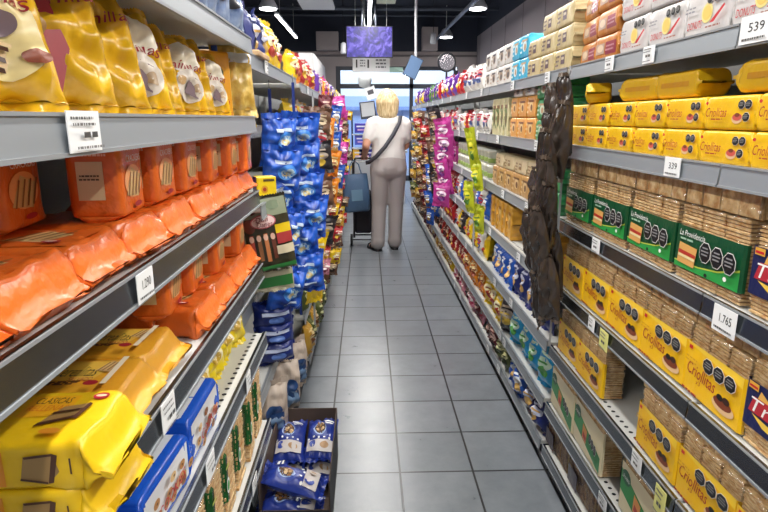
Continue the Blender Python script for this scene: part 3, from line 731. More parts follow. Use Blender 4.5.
# shelf six : cracker towers with dark green band
grnf = mat('film_green_dark', '#1d5a26', rough=.25, bump=.3, coat=.1)
def tower(seed):
    me = cracker_column(.1, .205, .1, 16, seed)
    cap = MB().box(-.053, -.02, -.054, .052, .05, .19, grnf, .01)
    S = lambda u, v, e: (-.0365+u*.016, -.0545-e, .12+v*.06)
    apply_ops(cap, S, [('e', 0, -.3, .8, .35, WHITE), ('e', 0, -.3, .6, .22, ink('#2b9a45')), ('r', -.9, .5, .9, .6, ink('#b9c94a'))])
    wr = MB().box(-.054, .054, -.054, .054, 0, .212, CLEAR, .014)
    top = MB().box(-.05, .05, -.004, .004, .21, .24, CLEAR)
    return Proto('rice_cracker_pack', 'cracker pack', wr.mesh('rice_cracker_pack'), [('cracker_stack', me.mesh('cracker_stack')), ('green_band', cap.mesh('green_band'))])
tw = [tower(s) for s in (121, 122, 123)]
for k in range(7):
    inst(tw[k % 3], (-.395+j(.006), 1.645-k*.128, LZ[5]-.003), (0, 0, R90+j(.08)), f'cracker tower with dark green band on the low shelf, {ORD[k]} from the floor carton', 'cracker towers with green bands')
# shelf two : yellow wafer bags leaning back
wy = mat('film_wafer_yellow', '#dfae1c', rough=.26, bump=.35, bscale=20, coat=.1); wcream = ink('#f0dc9c')
def waferbag(seed, kind):
    r = random.Random(seed)
    if kind == 0:
        ops = [('e', .0, -.25, .82, .62, wcream), ('t', 'Vainillas', .1, .12, .65, .12, OVAL, .25), ('q', [(-.5, -.7), (.1, -.8), (.3, -.45), (-.2, -.3)], CRK), ('q', [(-.5, -.7), (.1, -.8), (.1, -.74), (-.48, -.64)], CHO), ('q', [(-.42, -.58), (.15, -.68), (.15, -.62), (-.4, -.52)], CHO), ('q', [(-.35, -.46), (.2, -.56), (.22, -.5), (-.32, -.4)], CHO), ('e', .2, -.2, .25, .13, ink('#8d7a86')), ('e', -.55, -.3, .18, .12, CRK2), ('e', .5, -.62, .2, .08, BOWL)]
    elif kind == 1:
        ops = [('q', [(-.75, .7), (-.1, .8), (.05, .2), (-.02, -.4), (-.1, -.92), (-.8, -.92), (-.78, 0)], ink('#a5242c')), ('q', [(-.66, .5), (-.16, .58), (-.05, .15), (-.1, -.35), (-.2, -.85), (-.7, -.85), (-.68, 0)], ink('#5d4030')), ('e', -.36, .25, .2, .13, CRK), ('e', -.42, -.08, .2, .14, ink('#b08a58')), ('e', -.36, -.38, .2, .13, CRK), ('e', -.46, -.66, .18, .12, ink('#c9a268')), ('t', 'Vainillas', .2, .4, .6, .1, OVAL, .2)]
    else:
        ops = [('e', .1, .35, .7, .4, ink('#e4ddca')), ('t', 'Vainillas', .05, .12, .7, .1, OVAL, .2, -.1), ('e', .1, -.42, .7, .42, ink('#dcd3c6')), ('q', [(-.2, -.6), (.3, -.78), (.5, -.25), (.1, -.15)], ink('#7d6a72')), ('e', .4, -.5, .2, .14, ink('#b49a78')), ('e', -.3, -.3, .2, .12, ink('#c9a878')), ('r', -.95, -.9, -.6, -.5, OVAL)]
    return bag_proto('wafer_bag', 'wafer bag', dict(w=.2, h=.255, d=.085, base=wy, ops=ops, nu=30, nv=34, seed=seed, wr=.0095, seal=.06, topn=.12))
wb = {k: waferbag(130+k, k) for k in range(3)}
specs = [(.50, -.40, 0, .95), (.62, -.385, 0, .98), (.765, -.385, 1, .98), (.89, -.39, 1, .95), (1.0, -.385, 2, .88), (1.12, -.40, 1, .85), (1.255, -.38, 2, .82), (1.36, -.40, 1, .85), (1.46, -.375, 2, .74)]
for k, (y, x, kd, s) in enumerate(specs):
    inst(wb[kd], (x, y, LZ[1]-.002), (-.3+j(.03), 0, R90-.6+j(.1)), f'yellow wafer bag leaning back on the eye level shelf, {ORD[k]} from the camera', 'yellow wafer bags at eye level', scale=s*.84)
fl = MB().box(-.055, .055, -.012, .012, 0, .17, film('#f0a818'), .004)
apply_ops(fl, lambda u, v, e: (u*.055, -.012-e, .085+v*.085), [('e', .25, .35, .35, .22, ink('#4d5a2a')), ('e', .25, .35, .22, .14, ink('#d5b05a')), ('t', 'SO', .4, -.55, .4, .16, RED), ('r', -.9, -.95, .9, -.85, ink('#c98212'))])
solo('flat_biscuit_pack', fl, 'flat amber pack with round emblem standing at the end of the wafer bags', 'biscuit pack', (-.41, 1.60, LZ[1]-.003), (-.06, 0, R90-.8))
clearyel = [bag_proto('pasta_bag', 'pasta bag', dict(w=.13, h=.22, d=.05, base=mat('film_pale_gold', '#d9bd6a', rough=.2, bump=.4, coat=.15, var=.3, vscale=30, hex2='#b8923c'), ops=[('r', -.9, .4, .9, .7, ink('#d5d9de')), ('r', -.95, -.9, -.7, .9, ink('#2f55b0'))], seed=140+s, wr=.006)) for s in range(2)]
for k, (y, x) in enumerate([(1.695, -.37), (1.86, -.46), (2.0, -.47), (2.12, -.455)]):
    inst(clearyel[k % 2], (x, y, (LZ[1]-.003) if k == 0 else 1.378), (-.1, 0, R90-.9), f'clear bag with golden contents and blue edge, {ORD[k]} past the wafer bags', 'clear golden bags')
# top shelf : silvery blue bags
sb = [bag_proto('snack_bag', 'snack bag', dict(w=.14, h=.23, d=.06, base=mat('film_silver_blue', '#aebdd2', rough=.15, bump=.6, bscale=24, coat=.2, var=.5, vscale=14, hex2='#4f6a9c'), ops=[('e', 0, .2, .5, .25, ink('#2f4f95')), ('e', .1, -.3, .4, .25, ink('#26282e')), ('r', -.5, .55, .6, .7, WHITE)], seed=150+s, wr=.007)) for s in range(2)]
for k in range(7):
    inst(sb[k % 2], (-.375, 1.655-k*.125, LZ[0]-.003), (-.1, 0, R90-.45+j(.15)), f'silvery blue bag on the top shelf above the wafer bags, {ORD[k]} from the far end', 'silvery blue bags')

# ================================================================== GAP: hanging packs, blue bags, sacks, carton
dog = MB(); DK = film('#3c3a2a')
b, t_, bo = pillow(.15, .25, .02, DK, [('r', -.95, .5, .95, .98, ink('#8f9a80')), ('e', -.6, .75, .3, .15, ink('#6a3a2a')), ('e', .4, .8, .35, .12, ink('#7a8a70')), ('e', -.75, .3, .25, .2, ink('#7a4030')),
    ('e', -.15, .38, .55, .2, ink('#c96a72')), ('e', -.15, .38, .5, .17, ink('#f0d6d2')), ('t', 'Don', -.2, .45, .26, .07, ink('#8a2a38'), .2), ('t', 'Danes', -.12, .31, .34, .07, ink('#8a2a38'), .2),
    ('r', .3, .0, .98, .25, ink('#e6c81c')), ('r', .3, -.3, .98, 0, ink('#a8393a')), ('r', .1, -.6, .98, -.35, ink('#d9cfb0')), ('r', -.98, -1, .98, -.88, ink('#2f7a3a'))] +
    [('r', -.85+k*.3, -.75+.05*(k % 2), -.68+k*.3, .05, ink(['#b5483a', '#8a5a38', '#c47a48', '#6a3a2a'][k])) for k in range(4)]+[('e', -.77+k*.3, -.05, .1, .09, ink('#e0b8a0')) for k in range(4)], seed=3, seal=.03, wr=.002, waist=.0)
P = Proto('hanging_pet_treat_pack', 'treat pack', b.mesh('hanging_pet_treat_pack', True), [('top_seal', t_.mesh('top_seal')), ('bottom_seal', bo.mesh('bottom_seal'))])
inst(P, (-.305, 1.84, .92), (0, -.14, .35), 'dark printed hanging pack with pink cloud emblem beside the orange packs')
wt = film('#b9b49a')
b, t_, bo = pillow(.15, .2, .02, wt, [('r', -.95, -.9, .95, -.5, ink('#2f7a3a')), ('r', -.9, -.3, .9, .3, ink('#8a7a58'))]+[('r', -.8+k*.3, -.3, -.65+k*.3, .7, ink('#5d4a38')) for k in range(6)], seed=4, seal=.03, wr=.002, waist=0)
P2 = Proto('hanging_pet_treat_pack', 'treat pack', b.mesh('hanging_pet_treat_pack', True), [('top_seal', t_.mesh('top_seal')), ('bottom_seal', bo.mesh('bottom_seal'))])
inst(P2, (-.325, 1.90, .83), (0, -.08, .3), 'green and beige hanging pack just below the dark printed pack')
cb = MB().box(-.033, .033, -.025, .025, 0, .075, film('#efcf1e'), .002)
apply_ops(cb, lambda u, v, e: (u*.033, -.025-e, .0375+v*.0375), [('e', -.2, -.1, .35, .35, ink('#d9a02a')), ('e', -.2, -.1, .18, .18, ink('#a83a2a')), ('r', -.3, .6, .8, .8, ink('#5a4a2a'))])
cb.box(-.0345, -.0335, -.025, .025, 0, .075, film('#6a2a7a'))
solo('small_carton', cb, 'small yellow carton with purple side above the dark printed pack', 'carton', (-.34, 1.92, 1.147), (0, 0, .4))
bl = [bag_proto('hanging_snack_bag', 'snack bag', dict(w=.165, h=.2, d=.07, base=mat('film_royal', '#2a68d8', rough=.3, bump=.5, bscale=20, coat=.15, var=.35, vscale=16, hex2='#12338a'), ops=[('e', .1, .05, .5, .38, ink('#3f86d8')), ('e', .15, 0, .36, .26, ink('#b9d2e0')), ('e', .1, -.05, .2, .14, ink('#d9c48a')), ('r', -.5, .45, .4, .6, ink('#cfe0f4')), ('r', -.3, -.6, .5, -.5, ink('#cfe0f4'))], seed=160+s, wr=.009)) for s in range(3)]
def strip(loc, z0, z1, label):
    mb = MB().box(-.006, .006, -.001, .001, 0, z1-z0, mat('strip_blue', '#2c3f86', rough=.3) if 'blue' in label else mat('strip_clear', '#b8bcc0', rough=.3))
    mb.tube([(0, 0, z1-z0), (0, -.014, z1-z0+.02), (0, -.004, z1-z0+.034)], .002, RAILEDGE, 6)
    solo('hanging_strip', mb, label, 'display strip', (loc[0], loc[1], z0))
strip((-.375, 2.32, 0), .5, 1.52, 'dark blue strip holding the inner column of blue bags')
strip((-.315, 2.58, 0), .5, 1.56, 'dark blue strip holding the outer column of blue bags')
for c, (x, y, n, z0, rz) in enumerate([(-.36, 2.28, 6, 1.23, .75), (-.285, 2.54, 6, 1.24, .35)]):
    for k in range(n):
        inst(bl[(k+c) % 3], (x+.02*(k % 2)+j(.01), y-.01*k+j(.01), z0-k*.118), (.22+j(.08), j(.12), rz+j(.25)), f'blue hanging snack bag in the {["inner", "outer"][c]} column, {ORD[k]} from the top', 'blue hanging snack bags')
nv = [bag_proto('flour_pack', 'flour pack', dict(w=.17, h=.12, d=.1, base=film('#182a72', .25), ops=[('r', -.7, .1, .7, .4, ink('#c9d4ee')), ('e', 0, -.3, .4, .3, ink('#5a7ac0'))], seed=170+s, wr=.004)) for s in range(2)]
for k in range(3):
    inst(nv[k % 2], (-.385, 2.22, .418+k*.078), (.0, 0, .45+j(.1)), f'navy flour pack on the low wooden board under the blue bags, {["bottom", "middle", "top"][k]} one', 'navy flour packs')
sk = [bag_proto('sack', 'sack', dict(w=.17, h=.26, d=.12, base=mat('sack_beige', '#b3a496', rough=.5, bump=.4, bscale=20), ops=[('r', -.98, -.98, .98, .0, film('#22406e')), ('e', .0, .1, .5, .3, film('#2a4a7c')), ('e', 0, -.45, .55, .35, ink('#6a86a8'))], seed=180+s, wr=.008, waist=.12)) for s in range(2)]
for k, (x, y) in enumerate([(-.40, 2.12), (-.375, 2.34), (-.36, 2.56)]):
    inst(sk[k % 2], (x, y, .128), (.0, 0, .5+.2*k), f'beige and blue sack standing on the base shelf, {ORD[k]} from the floor carton', 'beige and blue sacks')
brd = MB().box(-.2, .2, -.1, .1, 0, .018, mat('board_wood', '#c4a27a', rough=.6, var=.3, vscale=9), .003)
solo('wooden_board', brd, 'pale wooden board lying at the front of the top shelf near silvery bags', 'board', (-.53, 1.98, 1.599), (0, 0, 0))
# carton on the floor with blue cereal bags
kb = mat('cardboard_dark', '#5a4a40', rough=.8, var=.2, vscale=14); kb2 = mat('cardboard_print', '#232228', rough=.6)
r0 = empty('display_carton', 'dark cardboard carton of blue cereal bags on the floor tiles', 'carton', (-.25, 1.93, 0))
child('carton_base', MB().box(-.12, .12, -.25, .25, 0, .005, kb), r0)
child('back_wall', MB().box(-.12, .12, .246, .25, .005, .23, kb, .001), r0)
child('side_wall', MB().box(.116, .12, -.25, .246, .005, .23, kb, .001).box(.12, .1205, -.249, .246, .006, .229, kb2), r0)
child('side_wall', MB().box(-.12, -.116, -.25, .246, .005, .23, kb, .001), r0)
child('front_wall', MB().box(-.116, .116, -.25, -.246, .005, .12, kb, .001).box(-.116, .116, -.2505, -.25, .006, .119, kb2), r0)
def cereal_bag(seed):
    r = random.Random(seed)
    ops = [('e', -.2, .25, .6, .42, ink('#31469a')), ('e', -.15, .3, .45, .32, ink('#a9c0e8')), ('e', -.12, .32, .38, .26, ink('#5a4030'))]
    for _ in range(16): ops.append(('e', -.12+r.uniform(-.27, .27), .32+r.uniform(-.18, .18), .08, .06, ink(r.choice(['#c9a06a', '#a87a48', '#e0c090', '#7d5230']))))
    ops += [('r', -.85, -.85, .85, -.35, ink('#cfc8c4')), ('e', -.5, -.55, .2, .18, ink('#31469a')), ('e', .3, -.6, .3, .14, ink('#b9936a'))]
    for k in range(5): ops += [('e', -.8+k*.35, -.3+.08*(k % 2), .07, .05, WHITE)]
    ops += [('r', .1, .62, .8, .7, WHITE), ('r', .2, .5, .75, .56, WHITE)]
    return bag_proto('cereal_bag', 'cereal bag', dict(w=.122, h=.225, d=.065, base=film('#24388f', .22), ops=ops, seed=seed, wr=.004, seal=.05))
cbg = [cereal_bag(s) for s in (191, 192)]
lyx = -PI/2
for k, (x, y, z, rx, rz, lab) in enumerate([(-.309, 2.0, .13, -1.35, .02, 'at the back beside the shelf'), (-.19, 2.0, .135, -1.35, -.03, 'at the back beside the aisle tiles'), (-.255, 1.745, .15, -1.3, 1.45, 'across the front of the carton'),
        (-.309, 1.97, .05, -1.45, 0, 'under the back pair, shelf side'), (-.19, 1.97, .055, -1.45, 0, 'under the back pair, aisle side'), (-.262, 1.75, .075, -1.45, 1.52, 'under the front bag')]):
    inst(cbg[k % 2], (x+(.1 if abs(rz) > 1 else 0), y-(.0 if abs(rz) > 1 else .06), z), (rx, 0, rz), f'blue cereal bag lying in the floor carton, {lab}', 'blue cereal bags in the carton')
# ================================================================== GOODS, FAR RACKS
def simple_bag(name, cat, c, a=None, d=None, w=.14, h=.17, dp=.06, seed=0, c2=None, wr=.006):
    base = mat('film_'+c.strip('#')+('_'+c2.strip('#') if c2 else ''), c, rough=.32, bump=.5, bscale=22, coat=.1, var=.4 if c2 else 0, vscale=22, hex2=c2)
    r = random.Random(seed); ops = []
    if a: ops += [('e', r.uniform(-.1, .1), .15, .62, .32, ink(a)), ('r', -.55, .55, .55, .68, ink(a))]
    if d: ops += [('e', r.uniform(-.15, .15), -.3, .45, .28, ink(d)), ('r', -.4, .12, .4, .22, ink(d))]
    b, t, bo = pillow(w, h, dp, base, ops, seed=seed, nu=10, nv=12, wr=wr)
    for s in (t, bo):
        o = len(b.v); b.v += s.v
        for f, k in zip(s.f, s.mi): b.f.append(tuple(o+i for i in f)); b.mi.append(b.slot(s.ms[k]))
    return Proto(name, cat, b.mesh(name, True))
PC = {}
def sbag(name, cat, pal, **kw):
    key = (name, pal, tuple(sorted(kw.items())))
    if key not in PC: PC[key] = [simple_bag(name, cat, *pal, seed=len(PC)*3+i, **kw) for i in range(2)]
    return PC[key]
# palettes: base, label, dark
PAL = {'yellow': ('#e8c21c', '#f2e8c0', '#a5362a'), 'red': ('#b3262c', '#f0d8c8', '#e0b43a'), 'blue': ('#2459b8', '#e4ebf2', '#d0a860'), 'purple': ('#5f2f93', '#e8d8ea', '#e0b43a'), 'magenta': ('#bb3a92', '#f2d8ea', '#6a2a7a'),
       'orange': ('#e58a22', '#f3d9a0', '#8a3a22'), 'green': ('#4f8a3a', '#e0e6b8', '#2f5a2a'), 'white': ('#d8d6d2', '#b23a48', '#5a6a9c'), 'brown': ('#6a4a38', '#d8c4a4', '#2c1f1c'), 'dark red': ('#6e2230', '#caa79a', '#2b1418'),
       'olive': ('#5a6430', '#cfcf9a', '#2c3320'), 'sky blue': ('#2fa4dc', '#cfe9d0', '#4f9a4a'), 'pink': ('#d98aa0', '#f4e4e4', '#a83a5a'), 'navy': ('#25306e', '#cfd4ea', '#c8a05a'), 'silver': ('#b4b8c0', '#4a5a8c', '#e0c25a'), 'black': ('#26242a', '#a89a8a', '#c2a23a'), 'gold': ('#c89a3a', '#f0dca8', '#7a4a24')}
CH = ['base', 'second', 'third', 'fourth', 'fifth', 'sixth', 'top']
def fillrow(side, y0, y1, z, x, pal, where, noun, pitch=.135, h=.17, w=.135, d=.06, yaw=.0, lean=-.1, name='snack_bag', cat='snack bag', dbl=False, first='', rows=1):
    pals = pal if isinstance(pal, list) else [pal]
    n = int((y1-y0+.01)/pitch); gname = f'{noun} bags {where}'
    cnt = {}
    for k in range(n):
        pn = pals[(k*len(pals))//max(n, 1)] if not dbl else pals[k % len(pals)]
        ps = sbag(name, cat, PAL[pn], w=w, h=h, dp=d)
        c = cnt.get(pn, 0); cnt[pn] = c+1
        y = y0+pitch*(k+.5)
        o = ps[k % 2]
        inst(o, (x+j(.008), y+j(.008), z), (lean+j(.07), j(.06), (-R90 if side > 0 else R90)+(yaw if side > 0 else -yaw)+j(.2)),
             f'{pn} {noun}, {ORD[c]} {pn} one along, {where}', gname, scale=RND.uniform(.93, 1.05))
# ---- right, first rack past the black bags (2.13 - 3.45)
XR = RX+.02
A1, B1 = 2.15, 3.43
# top : cream packs with brown label, cyan packs, white packs
def labelled(name, cat, sx, sy, sz, base, lab, seed, two=None):
    fr = [('r', -.28, -.5, .22, .55, ink(lab)), ('r', -.2, .0, .14, .3, ink('#c8bba4'))] if two is None else [('e', 0, .0, .5, .6, ink(lab)), ('r', -.7, .5, .6, .72, ink(two)), ('e', .1, -.1, .25, .35, ink(two))]
    return brick_proto(name, cat, sx=sx, sy=sy, sz=sz, axis='x', base=film(base), front=fr+tiny_print(-.9, -.85, -.4, .7, 3, ink(lab), seed), seed=seed, fin=.01, r=.008, wr=.0015, crush=1.4)
crm = [labelled('biscuit_pack', 'biscuit pack', .185, .12, .078, '#c2b184', '#5d4a55', 200+s) for s in range(2)]
for lay, ys in enumerate([(2.235, 2.425, 2.615), (2.24, 2.43, 2.62), (2.25, 2.44)]):
    for k, y in enumerate(ys):
        inst(crm[(lay+k) % 2], (XR+.065+j(), y, RZ[0]-.003+lay*.0795), (0, 0, -R90+j(.03)), f'cream biscuit pack with brown label, {["bottom", "middle", "top"][lay]} row, {ORD[k]} beyond the orange packs', 'cream packs with brown labels')
cy = [labelled('biscuit_pack', 'biscuit pack', .135, .1, .1, '#2fa9cf', '#d8e8ea', 210+s, '#c2a07a') for s in range(2)]
for lay in range(2):
    for k in range(2):
        inst(cy[(lay+k) % 2], (XR+.055, 2.80+k*.15, RZ[0]-.003+lay*.102), (0, 0, -R90+j(.03)), f'cyan biscuit pack, {["lower", "upper"][lay]} row, {["against the cream packs", "against the white packs"][k]}', 'cyan packs on the top shelf')
wh = [labelled('biscuit_pack', 'biscuit pack', .15, .1, .1, '#dad8d4', '#a9927a', 214+s, '#3c4048') for s in range(2)]
for lay in range(2):
    for k in range(4):
        inst(wh[(lay+k) % 2], (XR+.055, 3.105+k*.157+(.03 if k > 1 else 0), RZ[0]-.003+lay*.102), (0, 0, -R90+j(.03)), f'white patterned pack, {["lower", "upper"][lay]} row, {ORD[k]} beyond the cyan packs', 'white patterned packs')
# second shelf: green packs, orange packs, cream/green packs
gn = [labelled('cracker_pack', 'cracker pack', .15, .1, .085, '#2f8a52', '#c8d8c0', 220+s, '#b08a60') for s in range(2)]
for lay in range(3):
    for k in range(2):
        inst(gn[(lay+k) % 2], (XR+.055, 2.30+k*.165, RZ[1]-.003+lay*.0865), (0, 0, -R90+j(.04)), f'green cracker pack, {["bottom", "middle", "top"][lay]} row, {["beside the black hanging bags", "against the orange packs"][k]}', 'green packs past the black bags')
og = [labelled('cracker_pack', 'cracker pack', .14, .1, .095, '#d99a4a', '#e8c890', 224+s, '#7a4a2a') for s in range(2)]
for lay in range(2):
    for k in range(3):
        inst(og[(lay+k) % 2], (XR+.055, 2.63+k*.15, RZ[1]-.003+lay*.0965), (0, 0, -R90+j(.04)), f'light orange cracker pack, {["lower", "upper"][lay]} row, {ORD[k]} beyond the green packs', 'light orange packs')
for k in range(2):
    inst(wh[k], (XR+.055, 2.68+k*.2, RZ[1]+.191), (0, 0, -R90), f'white pack lying on the light orange packs, {["nearer the green packs", "nearer the tall packs"][k]}', 'white packs on the orange packs', scale=(1, 1, .5))
tl = [labelled('cracker_pack', 'cracker pack', .085, .09, .2, '#cfc79a', '#5f7a4a', 228+s, '#7a5a3a') for s in range(2)]
for k in range(4):
    inst(tl[k % 2], (XR+.05, 3.10+k*.095, RZ[1]-.003), (0, 0, -R90+j(.06)), f'tall cream pack with green print, {ORD[k]} beyond the light orange packs', 'tall cream packs')
# third shelf: brown cartons, two rows
br = [labelled('cracker_pack', 'cracker pack', .15, .1, .105, '#b78c52', '#d8b888', 232+s, '#6a4528') for s in range(2)]
bt = [labelled('cracker_pack', 'cracker pack', .2, .11, .07, '#cdbb96', '#8a6a48', 236+s) for s in range(2)]
for k in range(6):
    inst(br[k % 2], (XR+.055, 2.50+k*.158, RZ[2]-.003), (0, 0, -R90+j(.04)), f'brown cracker pack on the third shelf past the black bags, {ORD[k]} along', 'brown packs past the black bags')
for k in range(4):
    inst(bt[k % 2], (XR+.06, 2.54+k*.22, RZ[2]+.103), (0, 0, -R90+j(.05)), f'cream pack lying on the brown packs past the black bags, {ORD[k]} along', 'cream packs on the brown packs')
for k in range(2):
    inst(gn[k], (XR+.055, 2.24, RZ[2]-.003+k*.0865), (0, 0, -R90), f'green cracker pack beside the brown packs, {["lower", "upper"][k]} one', 'green packs beside the brown packs')
# fourth shelf: golden tall packs with a bare deck between
gd = [labelled('cracker_pack', 'cracker pack', .1, .08, .175, '#d29a35', '#e8c88a', 240+s, '#9a5a22') for s in range(2)]
for k, y in enumerate((2.20, 2.66, 2.93, 3.04, 3.15, 3.26, 3.37)):
    inst(gd[k % 2], (XR+.05+(.02 if k == 1 else 0), y, RZ[3]-.003), (0, 0, -R90+j(.15)), f'golden upright cracker pack on the fourth shelf past the black bags, {ORD[k]} along', 'golden upright packs')
fillrow(1, 2.2, B1, RZ[4]-.003, RX+.045, ['navy', 'navy', 'blue', 'blue'], 'fifth shelf past the black bags', 'biscuit bag', pitch=.125, h=.19, w=.125, name='biscuit_bag', cat='biscuit bag')
fillrow(1, 2.14, B1, RZ[5]-.003, RX+.05, ['sky blue', 'sky blue', 'sky blue', 'sky blue', 'black', 'yellow', 'yellow', 'yellow'], 'sixth shelf past the black bags', 'biscuit bag', pitch=.16, h=.2, w=.165, d=.08, name='biscuit_bag', cat='biscuit bag', yaw=.25)
fillrow(1, 2.14, B1, RZ[6]-.003, RX+.04, ['navy', 'blue', 'blue', 'olive', 'olive', 'dark red', 'dark red'], 'base shelf past the black bags', 'biscuit bag', pitch=.145, h=.155, w=.15, d=.08, name='biscuit_bag', cat='biscuit bag', yaw=.2)
# ---- second rack (3.45 - 4.77)
A2, B2 = 3.47, 4.75
fillrow(1, 3.85, B2, RZ[0]-.003, RX+.045, ['white', 'white', 'white', 'red', 'red'], 'top shelf, second rack past black bags', 'snack bag', pitch=.145, h=.19)
fillrow(1, A2, B2, RZ[1]-.003, RX+.04, ['white', 'white', 'red', 'white'], 'second shelf, second rack past black bags', 'snack bag', pitch=.14, h=.15)
tub = MB().lathe([(.04, 0), (.048, .004), (.05, .07), (.052, .072), (.052, .085), (.045, .09)], mat('tub_white', '#dcdcd2', rough=.4), 20)
tubl = MB().lathe([(.0505, .012), (.0512, .016), (.0512, .036), (.0505, .04)], ink('#8aa05a'), 20)
TP = Proto('tub', 'tub', tub.mesh('tub', True), [('tub_label', tubl.mesh('tub_label', True))])
for lay in range(2):
    for k in range(11):
        inst(TP, (XR+.06, 3.53+k*.115, RZ[2]-.003+lay*.091), (0, 0, 0), f'small white tub with green label, {["lower", "upper"][lay]} row, {ORD[k]} past the yellow hanging bags', 'white tubs with green labels')
fillrow(1, A2, B2, RZ[3]-.003, RX+.04, ['blue', 'white'], 'fourth shelf, second rack past black bags', 'biscuit bag', pitch=.115, h=.19, w=.115, name='biscuit_bag', cat='biscuit bag', dbl=True)
fillrow(1, A2, B2, RZ[4]-.003, RX+.045, ['yellow', 'white', 'yellow', 'black'], 'fifth shelf, second rack past black bags', 'snack bag', pitch=.12, h=.17, w=.125, dbl=True)
fillrow(1, A2, B2, RZ[5]-.003, RX+.04, ['orange', 'orange', 'red', 'red'], 'sixth shelf, second rack past black bags', 'snack bag', pitch=.13, h=.18)
fillrow(1, A2, B2, RZ[6]-.003, RX+.04, ['pink', 'dark red', 'pink'], 'base shelf, second rack past black bags', 'snack bag', pitch=.13, h=.145, dbl=True)
# ---- third and further racks
cyc = [[['red', 'purple'], ['white', 'red'], ['magenta'], ['red'], ['red'], ['red', 'dark red'], ['yellow', 'gold']],
       [['purple', 'green'], ['brown', 'silver'], ['black', 'brown'], ['red', 'brown'], ['blue', 'navy'], ['brown', 'red'], ['dark red', 'gold']],
       [['purple', 'silver', 'yellow'], ['silver', 'white'], ['red', 'white'], ['yellow', 'red'], ['gold', 'black'], ['red', 'brown'], ['brown', 'dark red']]]
for i in range(3):
    a, b = RFAR[2+i]+.02, RFAR[3+i]-.03
    for k in range(7):
        fillrow(1, a, min(b, a+1.62), RZ[k]-.003, RX+.045, cyc[i][k], f'{CH[6-k]} shelf, {ORD[2+i]} rack past black bags', 'snack bag', pitch=.15 if k else .14, h=.2 if k == 0 else min(.18, (RZ[k-1]-RZ[k])-.07 if k else .2), w=.145, dbl=True)
# ---- left racks 2..6 (LFAR[1..])
lcyc = [[['yellow', 'orange', 'red'], ['yellow', 'white'], ['brown', 'white'], ['brown', 'silver'], ['yellow', 'brown'], ['olive', 'brown'], ['gold', 'olive']],
        [['purple', 'orange', 'magenta'], ['dark red', 'gold'], ['orange'], ['orange', 'red'], ['red', 'pink'], ['brown', 'yellow'], ['brown', 'gold']],
        [['magenta', 'silver', 'purple'], ['silver', 'blue'], ['blue', 'navy'], ['red', 'blue'], ['red', 'yellow'], ['olive', 'red'], ['brown', 'olive']],
        [['yellow', 'white', 'red'], ['magenta', 'pink'], ['magenta'], ['purple', 'red'], ['gold', 'brown'], ['brown', 'red'], ['dark red', 'brown']],
        [['white', 'pink', 'yellow'], ['purple', 'silver'], ['pink', 'magenta'], ['yellow', 'red'], ['gold', 'green'], ['brown', 'gold'], ['olive', 'brown']]]
for i in range(5):
    a, b = LFAR[1+i]+.02, LFAR[2+i]-.03
    zs = LSH[1+i]
    for k in range(7):
        x = LX-(zs[k][1] if len(zs[k]) > 1 else 0)-(.05 if k < 4 else .03 if k < 5 else .005)
        hh = .175 if k == 0 else min(.17, zs[k-1][0]-zs[k][0]-.055)
        fillrow(-1, a, b, zs[k][0]-.003, x, lcyc[i][k], f'{CH[6-k]} shelf, {ORD[1+i]} unit past orange packs', 'snack bag', pitch=.15, h=hh, w=.145, dbl=True, name='crisp_bag', cat='crisp bag')
# items at the front of the first left unit, top shelf
fillrow(-1, 2.12, 2.92, LSH[0][0][0]-.003, LX-.09, ['navy', 'navy', 'yellow', 'yellow', 'yellow'], 'top shelf above the blue hanging bags', 'snack bag', pitch=.15, h=.2, w=.15, name='crisp_bag', cat='crisp bag')
fillrow(-1, 2.3, 2.92, LSH[0][1][0]-.003, LX-.22, ['black', 'silver'], 'second shelf behind the blue hanging bags', 'snack bag', pitch=.16, h=.16, w=.15, name='crisp_bag', cat='crisp bag')
fillrow(-1, 1.98, 2.92, LSH[0][3][0]-.003, LX-.24, ['green', 'olive'], 'fourth shelf behind the blue hanging bags', 'snack bag', pitch=.16, h=.16, w=.15, name='crisp_bag', cat='crisp bag')
fillrow(-1, 1.79, 2.12, LSH[0][5][0]-.003, LX-.2, ['black', 'navy'], 'low shelf beside the navy flour packs', 'snack bag', pitch=.15, h=.2, w=.15, name='crisp_bag', cat='crisp bag')
# ---- hanging strips of bags in front of the racks
def hang(side, x, y, ztop, n, pitch, pal, w, h, label, yaw, noun='hanging snack bag', d=.04, sc=(.92, 1.08)):
    z0 = ztop-n*pitch-h
    mb = MB().box(-.005, .005, -.001, .001, 0, n*pitch+h+.05, mat('strip_clear', '#b8bcc0', rough=.3)).tube([(0, 0, n*pitch+h+.05), (0, -.014, n*pitch+h+.07), (0, -.004, n*pitch+h+.08)], .002, RAILEDGE, 6)
    solo('hanging_strip', mb, f'clear strip carrying the {label}', 'display strip', (x, y+.028, z0), (0, 0, 0))
    pals = pal if isinstance(pal, list) else [pal]
    for k in range(n):
        ps = sbag('hanging_snack_bag', 'snack bag', PAL[pals[k % len(pals)]], w=w, h=h, dp=d)
        th = (R90-yaw) if side < 0 else (-R90+yaw)
        inst(ps[k % 2], (x+j(.018)+.012*(-1)**k, y+j(.01), ztop-h-k*pitch), (.16+j(.12), j(.18), th+j(.25)), f'{noun}, {ORD[k]} down the {label}', label, scale=RND.uniform(*sc))
hang(-1, -.275, 3.05, 1.47, 7, .095, ['brown', 'white', 'black', 'brown'], .17, .16, 'brown and white bag column beyond the blue bags', .9)
hang(-1, -.265, 3.75, 1.42, 5, .095, 'orange', .13, .19, 'orange bag column', .9)
hang(-1, -.27, 3.5, 1.55, 2, .10, 'dark red', .1, .16, 'short dark red bag column', .9)
hang(-1, -.265, 4.45, 1.52, 5, .11, 'blue', .13, .2, 'narrow blue bag column before the magenta ones', .9)
